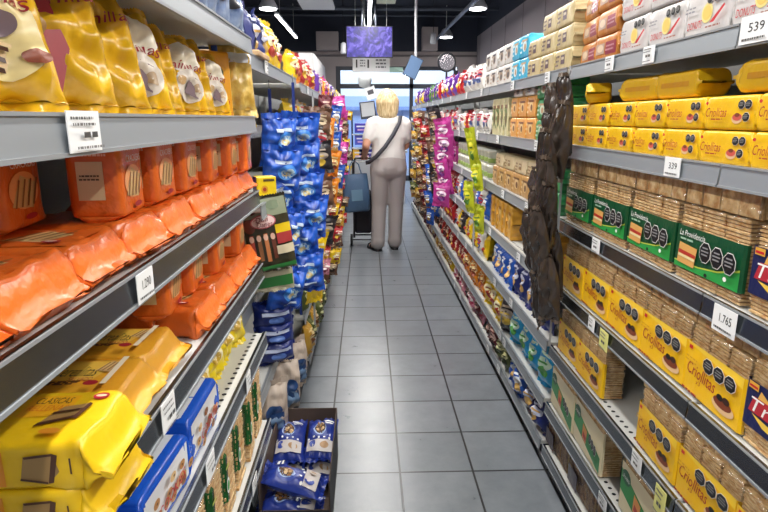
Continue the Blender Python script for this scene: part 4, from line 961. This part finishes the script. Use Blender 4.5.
hang(-1, -.26, 5.1, 1.58, 7, .095, 'magenta', .15, .17, 'magenta bag column', .9)
hang(-1, -.275, 3.4, .92, 5, .085, ['red', 'pink', 'dark red'], .11, .11, 'low red and pink bag column', .9)
hang(-1, -.27, 4.1, .98, 8, .085, ['red', 'brown', 'yellow', 'brown'], .11, .11, 'low mixed bag column below the orange bags', .9)
hang(-1, -.265, 4.8, .95, 8, .085, ['brown', 'gold', 'red'], .11, .11, 'low brown and gold bag column', .9)
hang(-1, -.26, 5.75, 1.5, 13, .085, ['red', 'gold', 'brown', 'yellow'], .11, .11, 'long red and gold bag column', .9)
hang(-1, -.26, 6.5, 1.5, 13, .085, ['magenta', 'brown', 'dark red', 'gold'], .11, .11, 'long mixed bag column near the shopper', .9)
hang(-1, -.26, 7.4, 1.5, 13, .085, ['yellow', 'green', 'brown', 'red'], .11, .11, 'long yellow and green bag column', .9)
hang(-1, -.285, 2.9, .86, 2, .14, 'yellow', .13, .26, 'tall yellow bags below the brown and white column', .9)
# right-hand strips
sg = {'lime': ('#b9c22a', '#e8e23a', '#5a8a3a')}; PAL.update(sg)
hang(1, .66, 3.47, 1.37, 1, .1, 'lime', .07, .27, 'long lime bag above the tubs', .8, d=.035)
hang(1, .665, 3.44, 1.17, 3, .13, 'lime', .09, .19, 'yellow green bag column at the second joint', .7, noun='hanging bag')
hang(1, .66, 4.8, 1.40, 6, .10, 'magenta', .17, .22, 'magenta bag column on the wall side', .8)
hang(1, .66, 5.35, 1.52, 7, .10, ['black', 'brown'], .16, .2, 'dark bag column beyond the magenta one', .8)
hang(1, .665, 5.7, .98, 6, .09, 'blue', .13, .17, 'blue bag column on the wall side', .8)
hang(1, .66, 6.2, 1.42, 13, .085, ['dark red', 'red', 'brown'], .12, .12, 'long red bag column on the wall side', .8)
hang(1, .66, 7.0, 1.5, 13, .085, ['brown', 'red', 'gold'], .12, .12, 'long brown bag column on the wall side', .8)
hang(1, .66, 7.8, 1.5, 13, .085, ['gold', 'silver', 'olive'], .12, .12, 'long gold and silver bag column on wall side', .8)
# ================================================================== THE SHOPPER AND HER TROLLEY
def capsules(caps, vox, name, m, sm=8, smf=.5, tris=None):
    """rounded tapered limbs fused into one continuous surface"""
    vs = []; fs = []
    for cap in caps:
        p0, p1, r0, r1 = Vector(cap[0]), Vector(cap[1]), cap[2], cap[3]
        sx, sy = (cap[4], cap[5]) if len(cap) > 4 else (1, 1)
        d = p1-p0; L = d.length; d = d.normalized() if L > 1e-6 else Vector((0, 0, 1))
        ref = Vector((0, 1, 0)) if abs(d.y) < .9 else Vector((1, 0, 0))
        a = ref.cross(d).normalized(); b = d.cross(a).normalized(); N = 14; prof = []
        for i in range(5): t = -PI/2+PI/2*i/4*.999+.001; prof.append((r0*math.cos(t), r0*math.sin(t)*.9))
        for i in range(5): t = PI/2*i/4*.999; prof.append((r1*math.cos(t), L+r1*math.sin(t)*.9))
        o = len(vs)
        for r, h in prof:
            for k in range(N):
                t = 2*PI*k/N; vs.append(p0+d*h+a*math.cos(t)*r*sx+b*math.sin(t)*r*sy)
        M = len(prof)
        for i in range(M-1):
            for k in range(N): fs.append((o+i*N+k, o+i*N+(k+1) % N, o+(i+1)*N+(k+1) % N, o+(i+1)*N+k))
        fs.append(tuple(o+k for k in range(N))[::-1]); fs.append(tuple(o+(M-1)*N+k for k in range(N)))
    me = bpy.data.meshes.new('raw'); me.from_pydata([tuple(v) for v in vs], [], fs)
    ob = bpy.data.objects.new('raw', me); COL.objects.link(ob)
    rm = ob.modifiers.new('r', 'REMESH'); rm.mode = 'VOXEL'; rm.voxel_size = vox; rm.use_smooth_shade = True
    s_ = ob.modifiers.new('s', 'SMOOTH'); s_.iterations = sm; s_.factor = smf
    dg = bpy.context.evaluated_depsgraph_get(); dg.update()
    out = bpy.data.meshes.new_from_object(ob.evaluated_get(dg)); out.name = name
    bpy.data.objects.remove(ob); bpy.data.meshes.remove(me)
    out.materials.clear(); out.materials.append(m)
    out.polygons.foreach_set('use_smooth', [True]*len(out.polygons))
    return out
skin = mat('skin', '#c9947a', rough=.5, var=.08, vscale=10)
shirt = mat('shirt_white', '#d3d0cc', rough=.8, bump=.15, bscale=9)
trou = mat('trousers_grey', '#b0a8a6', rough=.8, bump=.2, bscale=7)
hairm = mat('hair_blonde', '#e0cda2', rough=.5, var=.5, vscale=42, hex2='#a98f60')
_nt = hairm.node_tree; _mp = _nt.nodes.new('ShaderNodeMapping'); _mp.inputs['Scale'].default_value = (1.6, 1.6, .22)
_tc = [n for n in _nt.nodes if n.type == 'TEX_COORD'][0]; _nz = [n for n in _nt.nodes if n.type == 'TEX_NOISE'][0]
_nt.links.new(_tc.outputs['Object'], _mp.inputs['Vector']); _nt.links.new(_mp.outputs[0], _nz.inputs['Vector'])
leather = mat('leather_black', '#1e1d20', rough=.5)
PX, PY = .235, 6.12
def L3(x, y, z): return (x, y, z)
LH = (-.225, .12, 1.0)      # left hand on the trolley handle
body = [((0, .0, .98), (0, .0, .92), .135, .14, 1.15, .8), ((0, 0, 1.02), (0, .01, 1.22), .12, .13, 1.15, .75), ((0, .01, 1.22), (0, .0, 1.33), .135, .12, 1.3, .75), ((-.13, 0, 1.36), (.13, 0, 1.36), .06, .06),
        ((0, -.01, 1.38), (-.005, .02, 1.47), .056, .052), ((-.01, .035, 1.53), (-.012, .04, 1.575), .078, .083, .92, 1.08), ((-.012, .075, 1.49), (-.012, .08, 1.5), .05, .05), ((-.014, .128, 1.525), (-.014, .122, 1.55), .013, .01), ((-.095, .03, 1.53), (-.095, .028, 1.555), .014, .016, .5, 1), ((.072, .03, 1.53), (.072, .028, 1.555), .014, .016, .5, 1),
        # legs
        ((-.085, 0, .9), (-.10, .01, .50), .088, .058), ((-.10, .01, .50), (-.115, -.03, .11), .056, .038), ((-.115, -.045, .06), (-.165, .11, .03), .034, .03, 1.2, .8), ((-.165, .11, .03), (-.18, .15, .026), .032, .022, 1.3, .7), ((-.112, -.045, .08), (-.115, -.03, .14), .036, .04),
        ((.085, 0, .9), (.085, .02, .50), .088, .058), ((.085, .02, .50), (.075, .02, .11), .056, .038), ((.075, .0, .06), (.085, .16, .03), .034, .03, 1.2, .8), ((.085, .16, .03), (.088, .20, .026), .032, .022, 1.3, .7), ((.075, .0, .08), (.075, .02, .14), .036, .04),
        # left arm bent forward and out, right arm down
        ((-.175, 0, 1.35), (-.245, -.05, 1.13), .05, .042), ((-.245, -.05, 1.13), (-.24, .12, 1.03), .041, .03), ((-.24, .12, 1.03), (-.24, .16, 1.005), .03, .03, 1, .7),
        ((.175, 0, 1.35), (.195, .06, 1.12), .05, .042), ((.195, .06, 1.12), (.14, .24, 1.06), .041, .03), ((.14, .24, 1.06), (.12, .28, 1.06), .03, .028, 1, .7)]
for hx, hy, hz, s in ((-.24, .175, 1.0, 1), (.115, .29, 1.055, -1)):
    for k, ln in enumerate((.03, .036, .034, .026)):       # fingers curl over the bar they hold
        x = hx+s*(-.028+k*.018)
        body += [((x, hy, hz+.004), (x, hy+ln*.8, hz+.008), .0085, .008), ((x, hy+ln*.8, hz+.008), (x, hy+ln*.9, hz-.022), .008, .007), ((x, hy+ln*.9, hz-.022), (x, hy+ln*.3, hz-.032), .007, .0065)]
    body += [((hx+s*.03, hy-.02, hz), (hx+s*.042, hy+.01, hz-.015), .01, .009), ((hx+s*.042, hy+.01, hz-.015), (hx+s*.03, hy+.02, hz-.032), .009, .008)]
bm_ = capsules(body, .0075, 'person', skin, 4, .5)
man = inst(Proto('person', 'person', bm_), (PX, PY, 0), (0, 0, .12), 'person in white T-shirt and grey trousers pushing a trolley down the aisle')
tee = [((0, .0, 1.0), (0, .0, 1.05), .165, .158, 1.16, .82), ((0, 0, 1.05), (0, .01, 1.22), .152, .155, 1.15, .8), ((0, .01, 1.22), (0, .0, 1.33), .155, .135, 1.3, .8), ((-.14, 0, 1.365), (.14, 0, 1.365), .07, .07), ((0, -.005, 1.38), (0, 0, 1.405), .085, .066),
       ((-.17, 0, 1.355), (-.218, -.018, 1.2), .07, .064), ((.17, 0, 1.355), (.19, .03, 1.2), .07, .064)]
child('t_shirt', capsules(tee, .011, 't_shirt', shirt, 7, .5), man)
pants = [((0, 0, .90), (0, 0, 1.0), .172, .158, 1.17, .86), ((-.075, -.03, .87), (-.075, -.03, .90), .105, .1), ((.075, -.03, .87), (.075, -.03, .90), .105, .1), ((-.088, 0, .88), (-.10, .01, .50), .112, .083), ((-.10, .01, .50), (-.118, -.028, .12), .083, .074), ((-.118, -.03, .12), (-.12, -.02, .085), .078, .08), ((.088, 0, .88), (.086, .02, .50), .112, .083), ((.086, .02, .50), (.077, .02, .12), .083, .074), ((.077, .02, .12), (.078, .03, .085), .078, .08)]
child('trousers', capsules(pants, .011, 'trousers', trou, 6, .5), man)
hair = [((-.012, .02, 1.615), (-.012, .03, 1.612), .098, .092), ((-.012, .01, 1.59), (-.012, .02, 1.60), .112, .106, 1.04, 1.0), ((-.012, -.015, 1.56), (-.012, -.02, 1.46), .114, .094, 1.1, .85), ((-.08, .0, 1.58), (-.082, -.005, 1.48), .055, .044), ((.058, .0, 1.58), (.06, -.005, 1.48), .055, .044), ((-.05, -.05, 1.5), (-.04, -.05, 1.45), .05, .034), ((.03, -.05, 1.5), (.02, -.05, 1.455), .05, .034), ((-.012, .05, 1.64), (-.012, .07, 1.63), .06, .055)]
child('hair', capsules(hair, .009, 'hair', hairm, 4, .5), man)
for s, f in ((-1, [(-.112, -.05, .02), (-.165, .11, .016), (-.185, .165, .014)]), (1, [(.075, -.01, .02), (.085, .16, .016), (.089, .215, .014)])):
    mb = MB(); a, b, c = [Vector(q) for q in f]; d = (c-a).normalized(); n = Vector((-d.y, d.x, 0)).normalized(); vs = []
    outl = [(-.02, .03), (.0, .038), (.1, .042), (.18, .046), (.225, .035), (.245, .0), (.225, -.035), (.18, -.044), (.1, -.036), (0, -.036), (-.02, -.03)]
    for z in (.0, .022): vs += [Vector((a.x, a.y, 0))+d*t+n*w+Vector((0, 0, z)) for t, w in outl]
    N = len(outl); mb.add(vs, [(i, (i+1) % N, N+(i+1) % N, N+i) for i in range(N)]+[tuple(range(N))[::-1], tuple(range(N, 2*N))], leather)
    for t in (.03, .13, .19):
        q = Vector((a.x, a.y, 0))+d*t
        mb.tube([q+n*.042+Vector((0, 0, .02)), q+n*.034+Vector((0, 0, .052)), q+Vector((0, 0, .068)), q-n*.034+Vector((0, 0, .052)), q-n*.042+Vector((0, 0, .02))], .008, leather, 6)
    child('sandal', mb, man, True)
st = MB(); pts = [(.13, .05, 1.425), (.12, -.045, 1.43), (.09, -.125, 1.36), (.03, -.142, 1.25), (-.06, -.145, 1.12), (-.15, -.125, 1.02), (-.215, -.06, .96), (-.235, .02, .95)]
P_ = [Vector(p) for p in pts]; vs = []
for i, p in enumerate(P_):
    t = (P_[min(i+1, len(P_)-1)]-P_[max(i-1, 0)]).normalized(); out = Vector((p.x*.7, p.y+.0 if abs(p.y) > .03 else -.02, .0))
    if i < 2: out = Vector((0, -.3, 1))
    out.normalize(); w = t.cross(out).normalized()*.021
    vs += [p+w, p-w, p-w+out*.006, p+w+out*.006]
fs = []
for i in range(len(P_)-1):
    for k in range(4): fs.append((i*4+k, i*4+(k+1) % 4, (i+1)*4+(k+1) % 4, (i+1)*4+k))
st.add(vs, fs+[(3, 2, 1, 0), tuple(len(vs)-4+k for k in range(4))], mat('strap_dark', '#3a3a42', rough=.6)); child('bag_strap', st, man, True)
# trolley in front of her
tr = empty('shopping_trolley', 'dark two wheeled shopping trolley standing in front of the person', 'trolley', (-.04, 6.31, 0))
frm = mat('trolley_frame', '#22232a', rough=.4)
child('frame', MB().tube([(-.1, 0, .1), (-.1, 0, .92), (-.08, -.02, .99), (.08, -.02, .99), (.1, 0, .92), (.1, 0, .1)], .012, frm, 10).tube([(-.1, 0, .5), (.1, 0, .5)], .008, frm, 8).tube([(-.1, 0, .12), (-.1, .16, .1), (.1, .16, .1), (.1, 0, .12)], .01, frm, 8), tr)
child('bag_body', MB().box(-.105, .105, .02, .2, .14, .62, mat('trolley_cloth', '#26242c', rough=.8), .03), tr)
child('axle', MB().tube([(-.13, .02, .07), (.13, .02, .07)], .008, frm, 8), tr)
for s in (-1, 1):
    w_ = MB(); 
    w_.tube([(s*.12, .02, .07), (s*.145, .02, .07)], .068, mat('tyre_black', '#18181a', rough=.7), 20); w_.tube([(s*.118, .02, .07), (s*.147, .02, .07)], .03, RAILEDGE, 14)
    child('wheel', w_, tr)
tote = MB(); tb = mat('tote_blue', '#3f5a78', rough=.35, bump=.5, bscale=14, coat=.1); vs = []
secs = [(0, .125, .05), (.02, .14, .06), (.15, .145, .062), (.3, .14, .05), (.4, .13, .03)]
for z, a, b in secs:
    for k in range(24):
        t = 2*PI*k/24; c, s_ = math.cos(t), math.sin(t)
        vs.append((a*math.copysign(abs(c)**.45, c), b*math.copysign(abs(s_)**.5, s_)+.006*math.sin(t*3+z*9), z))
fs = [(i*24+k, i*24+(k+1) % 24, (i+1)*24+(k+1) % 24, (i+1)*24+k) for i in range(4) for k in range(24)]+[tuple(range(24))[::-1]]
tote.add(vs, fs, tb)
tg = inst(Proto('tote_bag', 'bag', tote.mesh('tote_bag', True)), (-.10, 6.12, .43), (.0, -.06, .15), 'translucent blue tote bag hanging from the trolley handle beside the person')
child('handle', MB().tube([(-.07, -.02, .39), (-.04, .03, .5), (.0, .06, .545), (.05, .03, .5), (.07, -.02, .39)], .007, tb, 8), tg)
child('emblem', MB().box(-.06, .06, -.0645, -.062, .12, .24, mat('tote_print', '#5a7a92', rough=.5), .001), tg)

# ================================================================== FAR END: screen, signs, counter things
scr = bpy.data.materials.new('screen_picture'); scr.use_nodes = True; nt = scr.node_tree; b = nt.nodes['Principled BSDF']
tc = nt.nodes.new('ShaderNodeTexCoord'); wv = nt.nodes.new('ShaderNodeTexNoise'); wv.inputs['Scale'].default_value = 5.5; wv.inputs['Detail'].default_value = 6; wv.inputs['Distortion'].default_value = 2.2
rp = nt.nodes.new('ShaderNodeValToRGB'); rp.color_ramp.elements[0].position = .36; rp.color_ramp.elements[0].color = lin('#191a63'); rp.color_ramp.elements[1].position = .68; rp.color_ramp.elements[1].color = lin('#8f7cf0')
e_ = rp.color_ramp.elements.new(.5); e_.color = lin('#4436b8')
nt.links.new(tc.outputs['Object'], wv.inputs['Vector']); nt.links.new(wv.outputs['Fac'], rp.inputs['Fac']); nt.links.new(rp.outputs['Color'], b.inputs['Emission Color'])
b.inputs['Base Color'].default_value = (0, 0, 0, 1); b.inputs['Emission Strength'].default_value = 1.1
TY = 9.4
def at(px, py, Y):      # world point that projects to a photo pixel at depth Y (measuring aid for distances)
    zc = None
    th = math.radians(13.6); t = math.tan(th)
    v = (py-256)/570; a = th+math.atan(v); dz = -Y*math.tan(a)
    zc = Y*math.cos(th)-dz*math.sin(th)
    return ((px-366)/570*zc, Y, CAM_H+dz)
x, y, z = at(370, 42, TY)
tv = empty('television', 'wall screen showing purple leaves, hung from the ceiling over the aisle end', 'television', (x, y, z))
child('casing', MB().box(-.365, .365, .004, .05, -.235, .235, mat('tv_black', '#131318', rough=.4), .006), tv)
child('screen', MB().box(-.35, .35, .0, .004, -.218, .222, scr), tv)
for s in (-.12, .1): child('ceiling_bracket', MB().tube([(s, .03, .2), (s*.8, .03, 3.6-z)], .012, mat('pipe_grey', '#474d5a'), 8), tv)
child('cable', MB().tube([(.02, .02, .23), (.12, .02, .5), (.05, .02, .8), (.03, .02, 3.6-z)], .006, frm, 6), tv)
x, y, z = at(371.5, 64, TY+.3)
sg_ = empty('hanging_sign', 'white hanging sign with two black bars just below the screen', 'sign', (x, y, z))
sm_ = MB().box(-.3, .3, 0, .02, -.125, .125, mat('sign_white', '#d5d5d6', rough=.6), .003)
SS = lambda u, v, e: (u*.3, -e, v*.125)
apply_ops(sm_, SS, [('r', -.82, -.45, -.74, .55, BLACK), ('r', -.2, -.5, -.11, .55, BLACK)]+tiny_print(-.6, -.4, -.32, .6, 3, ink('#55565e'), 2)+tiny_print(.25, -.6, .8, .7, 3, ink('#55565e'), 5), e0=.001)
child('sign_board', sm_, sg_)
child('green_strip', MB().box(.3, .52, .0, .015, -.13, -.05, mat('sign_green', '#8aa79c', rough=.6)), sg_)
for s in (-.25, .25): child('suspension_wire', MB().tube([(s, .01, .12), (s, .01, 3.6-z)], .003, POST, 6), sg_)
x, y, z = at(413.5, 67, 8.6)
tb_ = empty('tilted_panel', 'tilted blue panel sign hanging on a white rod at the aisle end', 'sign', (x, y, z), (0, math.radians(25), 0))
child('panel', MB().box(-.1, .1, 0, .02, -.15, .15, mat('panel_edge', '#30343c'), .004).box(-.09, .09, -.003, 0, -.14, .14, mat('panel_blue', '#5f7fa8', rough=.3)), tb_)
x2, y2, z2 = at(417, 40, 8.62)
solo('hanging_rod', MB().tube([(0, 0, -.42), (-.01, 0, .5), (-.02, 0, 3.6-z2)], .018, mat('rod_white', '#d8dadf', rough=.5), 10), 'thin white rod hanging from the ceiling by the tilted panel', 'rod', (x2, y2+.02, z2))
x, y, z = at(447.5, 62, 7.0)
mr = empty('round_mirror', 'round mirror in a black ring on a stem above the wall side shelves', 'mirror', (x, y, z))
ring = MB(); ring.tube([(.1*math.cos(2*PI*k/28), 0, .1*math.sin(2*PI*k/28)) for k in range(29)], .012, frm, 8, False); child('ring', ring, mr, True)
gm = mat('mirror_glass', '#b9b4b8', rough=.12, metal=.9); disc = MB(); disc.tube([(0, -.004, 0), (0, .004, 0)], .098, gm, 28); child('mirror_face', disc, mr)
child('stem', MB().tube([(0, 0, -.1), (0, 0, -.1-(z-1.585-.1))], .012, frm, 8), mr)
x, y, z = at(365, 81, 10.2)
dm = empty('dome_lamp', 'pale round lamp hanging under the white sign', 'ceiling lamp', (x, y, z))
child('globe', MB().lathe([(.02, -.12), (.09, -.09), (.12, 0), (.115, .06), (.06, .11), (.02, .12)], mat('globe_white', '#d6dada', rough=.5), 24), dm, True)
child('cord', MB().tube([(0, .1, .1), (0, .1, 3.6-z)], .003, POST, 6), dm)
x, y, z = at(371, 93, 9.78)
solo('price_card', MB().tube([(0, .006, .1), (0.4, .006, 3.6-z)], .002, POST, 5).box(-.085, .085, 0, .004, -.1, .1, TAG).box(-.05, .05, -.001, 0, -.02, .05, ink('#55555c')), 'small tilted white card hanging above the blonde hair', 'card', (x, y, z), (0, -.3, 0))
x, y, z = at(368, 110, 9.85)
mo = empty('monitor', 'pale counter monitor beside the head of the person', 'monitor', (x, y, z), (0, -.12, .15))
child('bezel', MB().box(-.13, .13, 0, .03, -.14, .14, mat('bezel', '#3b3f46', rough=.5), .006), mo)
child('screen', MB().box(-.11, .11, -.003, 0, -.1, .12, mat('screen_pale', '#b9bdc0', rough=.3)), mo)
child('stand', MB().box(-.03, .03, .01, .03, .89-z, -.13, frm), mo)
# checkout counter with boxes in front of the door
ct = empty('checkout_counter', 'white checkout counter beyond the trolley', 'counter', (.3, 9.82, 0))
child('counter_body', MB().box(-.75, .35, -.25, .35, 0, .85, mat('counter_white', '#cfd4dc', rough=.5), .01), ct)
child('counter_top', MB().box(-.78, .38, -.28, .38, .85, .89, mat('counter_grey', '#9aa0a8', rough=.4), .006), ct)
pur = ['#3b38a8', '#4a55c0', '#e0b43a', '#3a3f9a']
for k, (px, py, s) in enumerate([(364, 128, .1), (364, 140, .1), (361, 154, .09), (367, 154, .09)]):
    x, y, z = at(px, py, 8.8)
    bx = MB().box(-s*1.4, s*1.4, -.08, .08, -.07, .07, film(pur[k]), .004)
    apply_ops(bx, lambda u, v, e: (u*s*1.4, -.08-e, v*.07), [('r', -.8, .2, .8, .5, ink('#d5d6ea')), ('r', -.7, -.5, .2, -.2, ink('#c8a0c8'))])
    solo('product_box', bx, ['indigo box on the counter rack, topmost', 'blue box on the counter rack, second from top', 'golden box at the bottom of the counter rack', 'deep blue box at the bottom of the counter rack'][k], 'box', (x, y, z))
rk = MB()
for px in (352, 376):
    x, y, z = at(px, 118, 8.92); rk.tube([(x, 8.92, .0), (x, 8.92, z+.05)], .012, frm, 8)
for py in (134, 147.5, 161):
    x, y, z = at(352, py, 8.8); x1, _, _ = at(376, py, 8.8); rk.box(x, x1, 8.70, 8.93, z-.012, z-.004, POST)
solo('counter_rack', rk, 'small wire rack of blue boxes behind the person', 'rack')
fillpts = [(352, 150, '#c9d2e0'), ]
# head of a second person at the counter is only a dark patch in the photo; a dark bottle stands there instead
x, y, z = at(398, 118, 8.4)
bt_ = MB().lathe([(.05, 0), (.055, .01), (.055, .16), (.02, .22), (.018, .28), (.022, .285), (.022, .3)], mat('bottle_green', '#2f8a55', rough=.2), 18)
# white hanging dividers (cables with small lamps)
for px, py, lab in ((344, 48, 'small white pendant lamp hanging to one side of the screen, before the pale column'), (434, 38, 'small white pendant lamp hanging beside the grey rail')):
    x, y, z = at(px, py, 11.5)
    pd = empty('pendant_lamp', lab, 'ceiling lamp', (x, y, z))
    child('cord', MB().tube([(0, 0, .05), (0, 0, 3.6-z)], .006, frm, 6), pd)
    child('shade', MB().lathe([(.02, .1), (.05, .08), (.06, -.08), (.05, -.1)], mat('lamp_white', '#d9dbe0'), 14), pd, True)
pr = MB().tube([(1.56, 6.5, 3.0), (1.46, 13.1, 3.0)], .03, mat('pipe_grey2', '#7a808c', rough=.4), 8)
struct('trim_5', pr)
x, y, z = at(314, 0, 9.5)
solo('ceiling_vent', MB().box(-.28, .28, -.6, .6, 0, .06, mat('lamp_white', '#d9dbe0'), .01).box(-.02, .02, -.02, .02, .06, 3.6-z, POST), 'pale ceiling box over the far end of the opposite aisle', 'vent', (x, y+.5, z+.04))
x, y, z = at(387, 2, 10.2)
solo('ceiling_box', MB().box(-.16, .16, -.16, .16, 0, .1, mat('box_cream', '#cfd2b8', rough=.6), .01).box(-.02, .02, -.02, .02, .1, 3.6-z, POST), 'small cream ceiling box above the screen', 'box', (x, y, z))
x, y, z = at(499, 40, 6.0)
# ================================================================== LIGHT, CAMERA
def area(name, loc, sx, sy, power, col=(1, .97, .93), rot=(0, 0, 0)):
    l = bpy.data.lights.new(name, 'AREA'); l.shape = 'RECTANGLE'; l.size = sx; l.size_y = sy; l.energy = power; l.color = col
    o = bpy.data.objects.new(name, l); COL.objects.link(o); o.location = loc; o.rotation_euler = rot; return o
LED = mat('led_emit', '#ffffff', emit=12.)
def led_tube(x, y0, y1, z, label):
    r = empty('linear_lamp', label, 'ceiling lamp', (x, y0, z))
    child('housing', MB().box(-.03, .03, 0, y1-y0, .02, .06, mat('lamp_white', '#d9dbe0', rough=.4), .005), r)
    child('diffuser', MB().box(-.025, .025, .01, y1-y0-.01, 0, .02, LED, .008), r)
    child('suspension_wire', MB().tube([(0, .4, .06), (0, .4, 3.6-z)], .004, POST, 6), r)
    child('suspension_wire', MB().tube([(0, y1-y0-.4, .06), (0, y1-y0-.4, 3.6-z)], .004, POST, 6), r)
led_tube(.07, -2.2, 3.2, 3.0, 'white linear lamp above the aisle over the camera')
led_tube(.07, 3.6, 11.1, 3.0, 'bright white linear lamp hanging along the aisle above the screen')
led_tube(-1.42, 9.8, 12.5, 3.0, 'short linear lamp beyond the round lamp over the opposite aisle')
area('area_tube_and_fill', (.07, .5, 2.98), .12, 5.2, 85)
area('area_tube_and_fill', (-1.7, 1.5, 3.2), .15, 7., 170)  # fill row added over the opposite aisle, no tube hangs here
area('area_tube_and_fill', (1.72, 1.5, 3.2), .15, 7., 170)  # matching fill row added on the wall side, without any tube
area('area_tube_and_fill', (.07, 7.4, 2.98), .12, 7.4, 220)
DOWN = mat('downlight_emit', '#ffffff', emit=14.)
k = 0
for x, y in ((-1.45, 9.2), (1.68, 9.1), (1.63, 12.2), (-1.75, 6.6), (1.72, 5.2), (1.72, 1.6), (-1.75, 2.9)):
    r = empty('downlight', ['round lamp over the snack bags', 'large round lamp above the wall side rack', 'round lamp beside the grey rail near the back wall', 'round lamp over the opposite aisle', 'round lamp high above the cracker packs', 'round lamp above the camera side racks', 'round lamp above the wafer bags'][k], 'ceiling lamp', (x, y, 3.0))
    child('lamp_shade', MB().lathe([(.05, .16), (.08, .14), (.14, .03), (.145, 0), (.13, .0)], mat('lamp_white', '#d9dbe0')), r, True)
    child('bulb', MB().lathe([(.125, .004), (.12, -.012), (.0001, -.02)], DOWN), r, True)
    child('rod', MB().tube([(0, 0, .15), (0, 0, .6)], .008, POST, 6), r)
    l = bpy.data.lights.new('downlight_light', 'SPOT'); l.energy = 90; l.spot_size = 2.4; l.spot_blend = .6; l.shadow_soft_size = .12
    o = bpy.data.objects.new('downlight_light', l); COL.objects.link(o); o.location = (x, y, 2.96); k += 1
# daylight outside the door
area('area_daylight', (.7, 14.8, 4.2), 5, 2.2, 600, (.9, .95, 1), (math.radians(-25), 0, 0))
w = bpy.data.worlds.new('World'); SC.world = w; w.use_nodes = True
w.node_tree.nodes['Background'].inputs[0].default_value = (.75, .82, .95, 1)
w.node_tree.nodes['Background'].inputs[1].default_value = .42
cam = bpy.data.cameras.new('camera'); cam.sensor_width = 36; cam.lens = 36*570/768; cam.clip_start = .02
co = bpy.data.objects.new('camera', cam); COL.objects.link(co); co.location = (0, 0, CAM_H)
co.rotation_euler = (math.radians(90-13.6), 0, math.radians(-1.76)); SC.camera = co
SC.view_settings.view_transform = 'Standard'; SC.view_settings.look = 'None'; SC.view_settings.gamma = 1
SC.view_settings.use_curve_mapping = False; SC.view_settings.exposure = -.12
for l, c in LABELS.items():
    if c > 1: print('DUPLABEL', c, l)
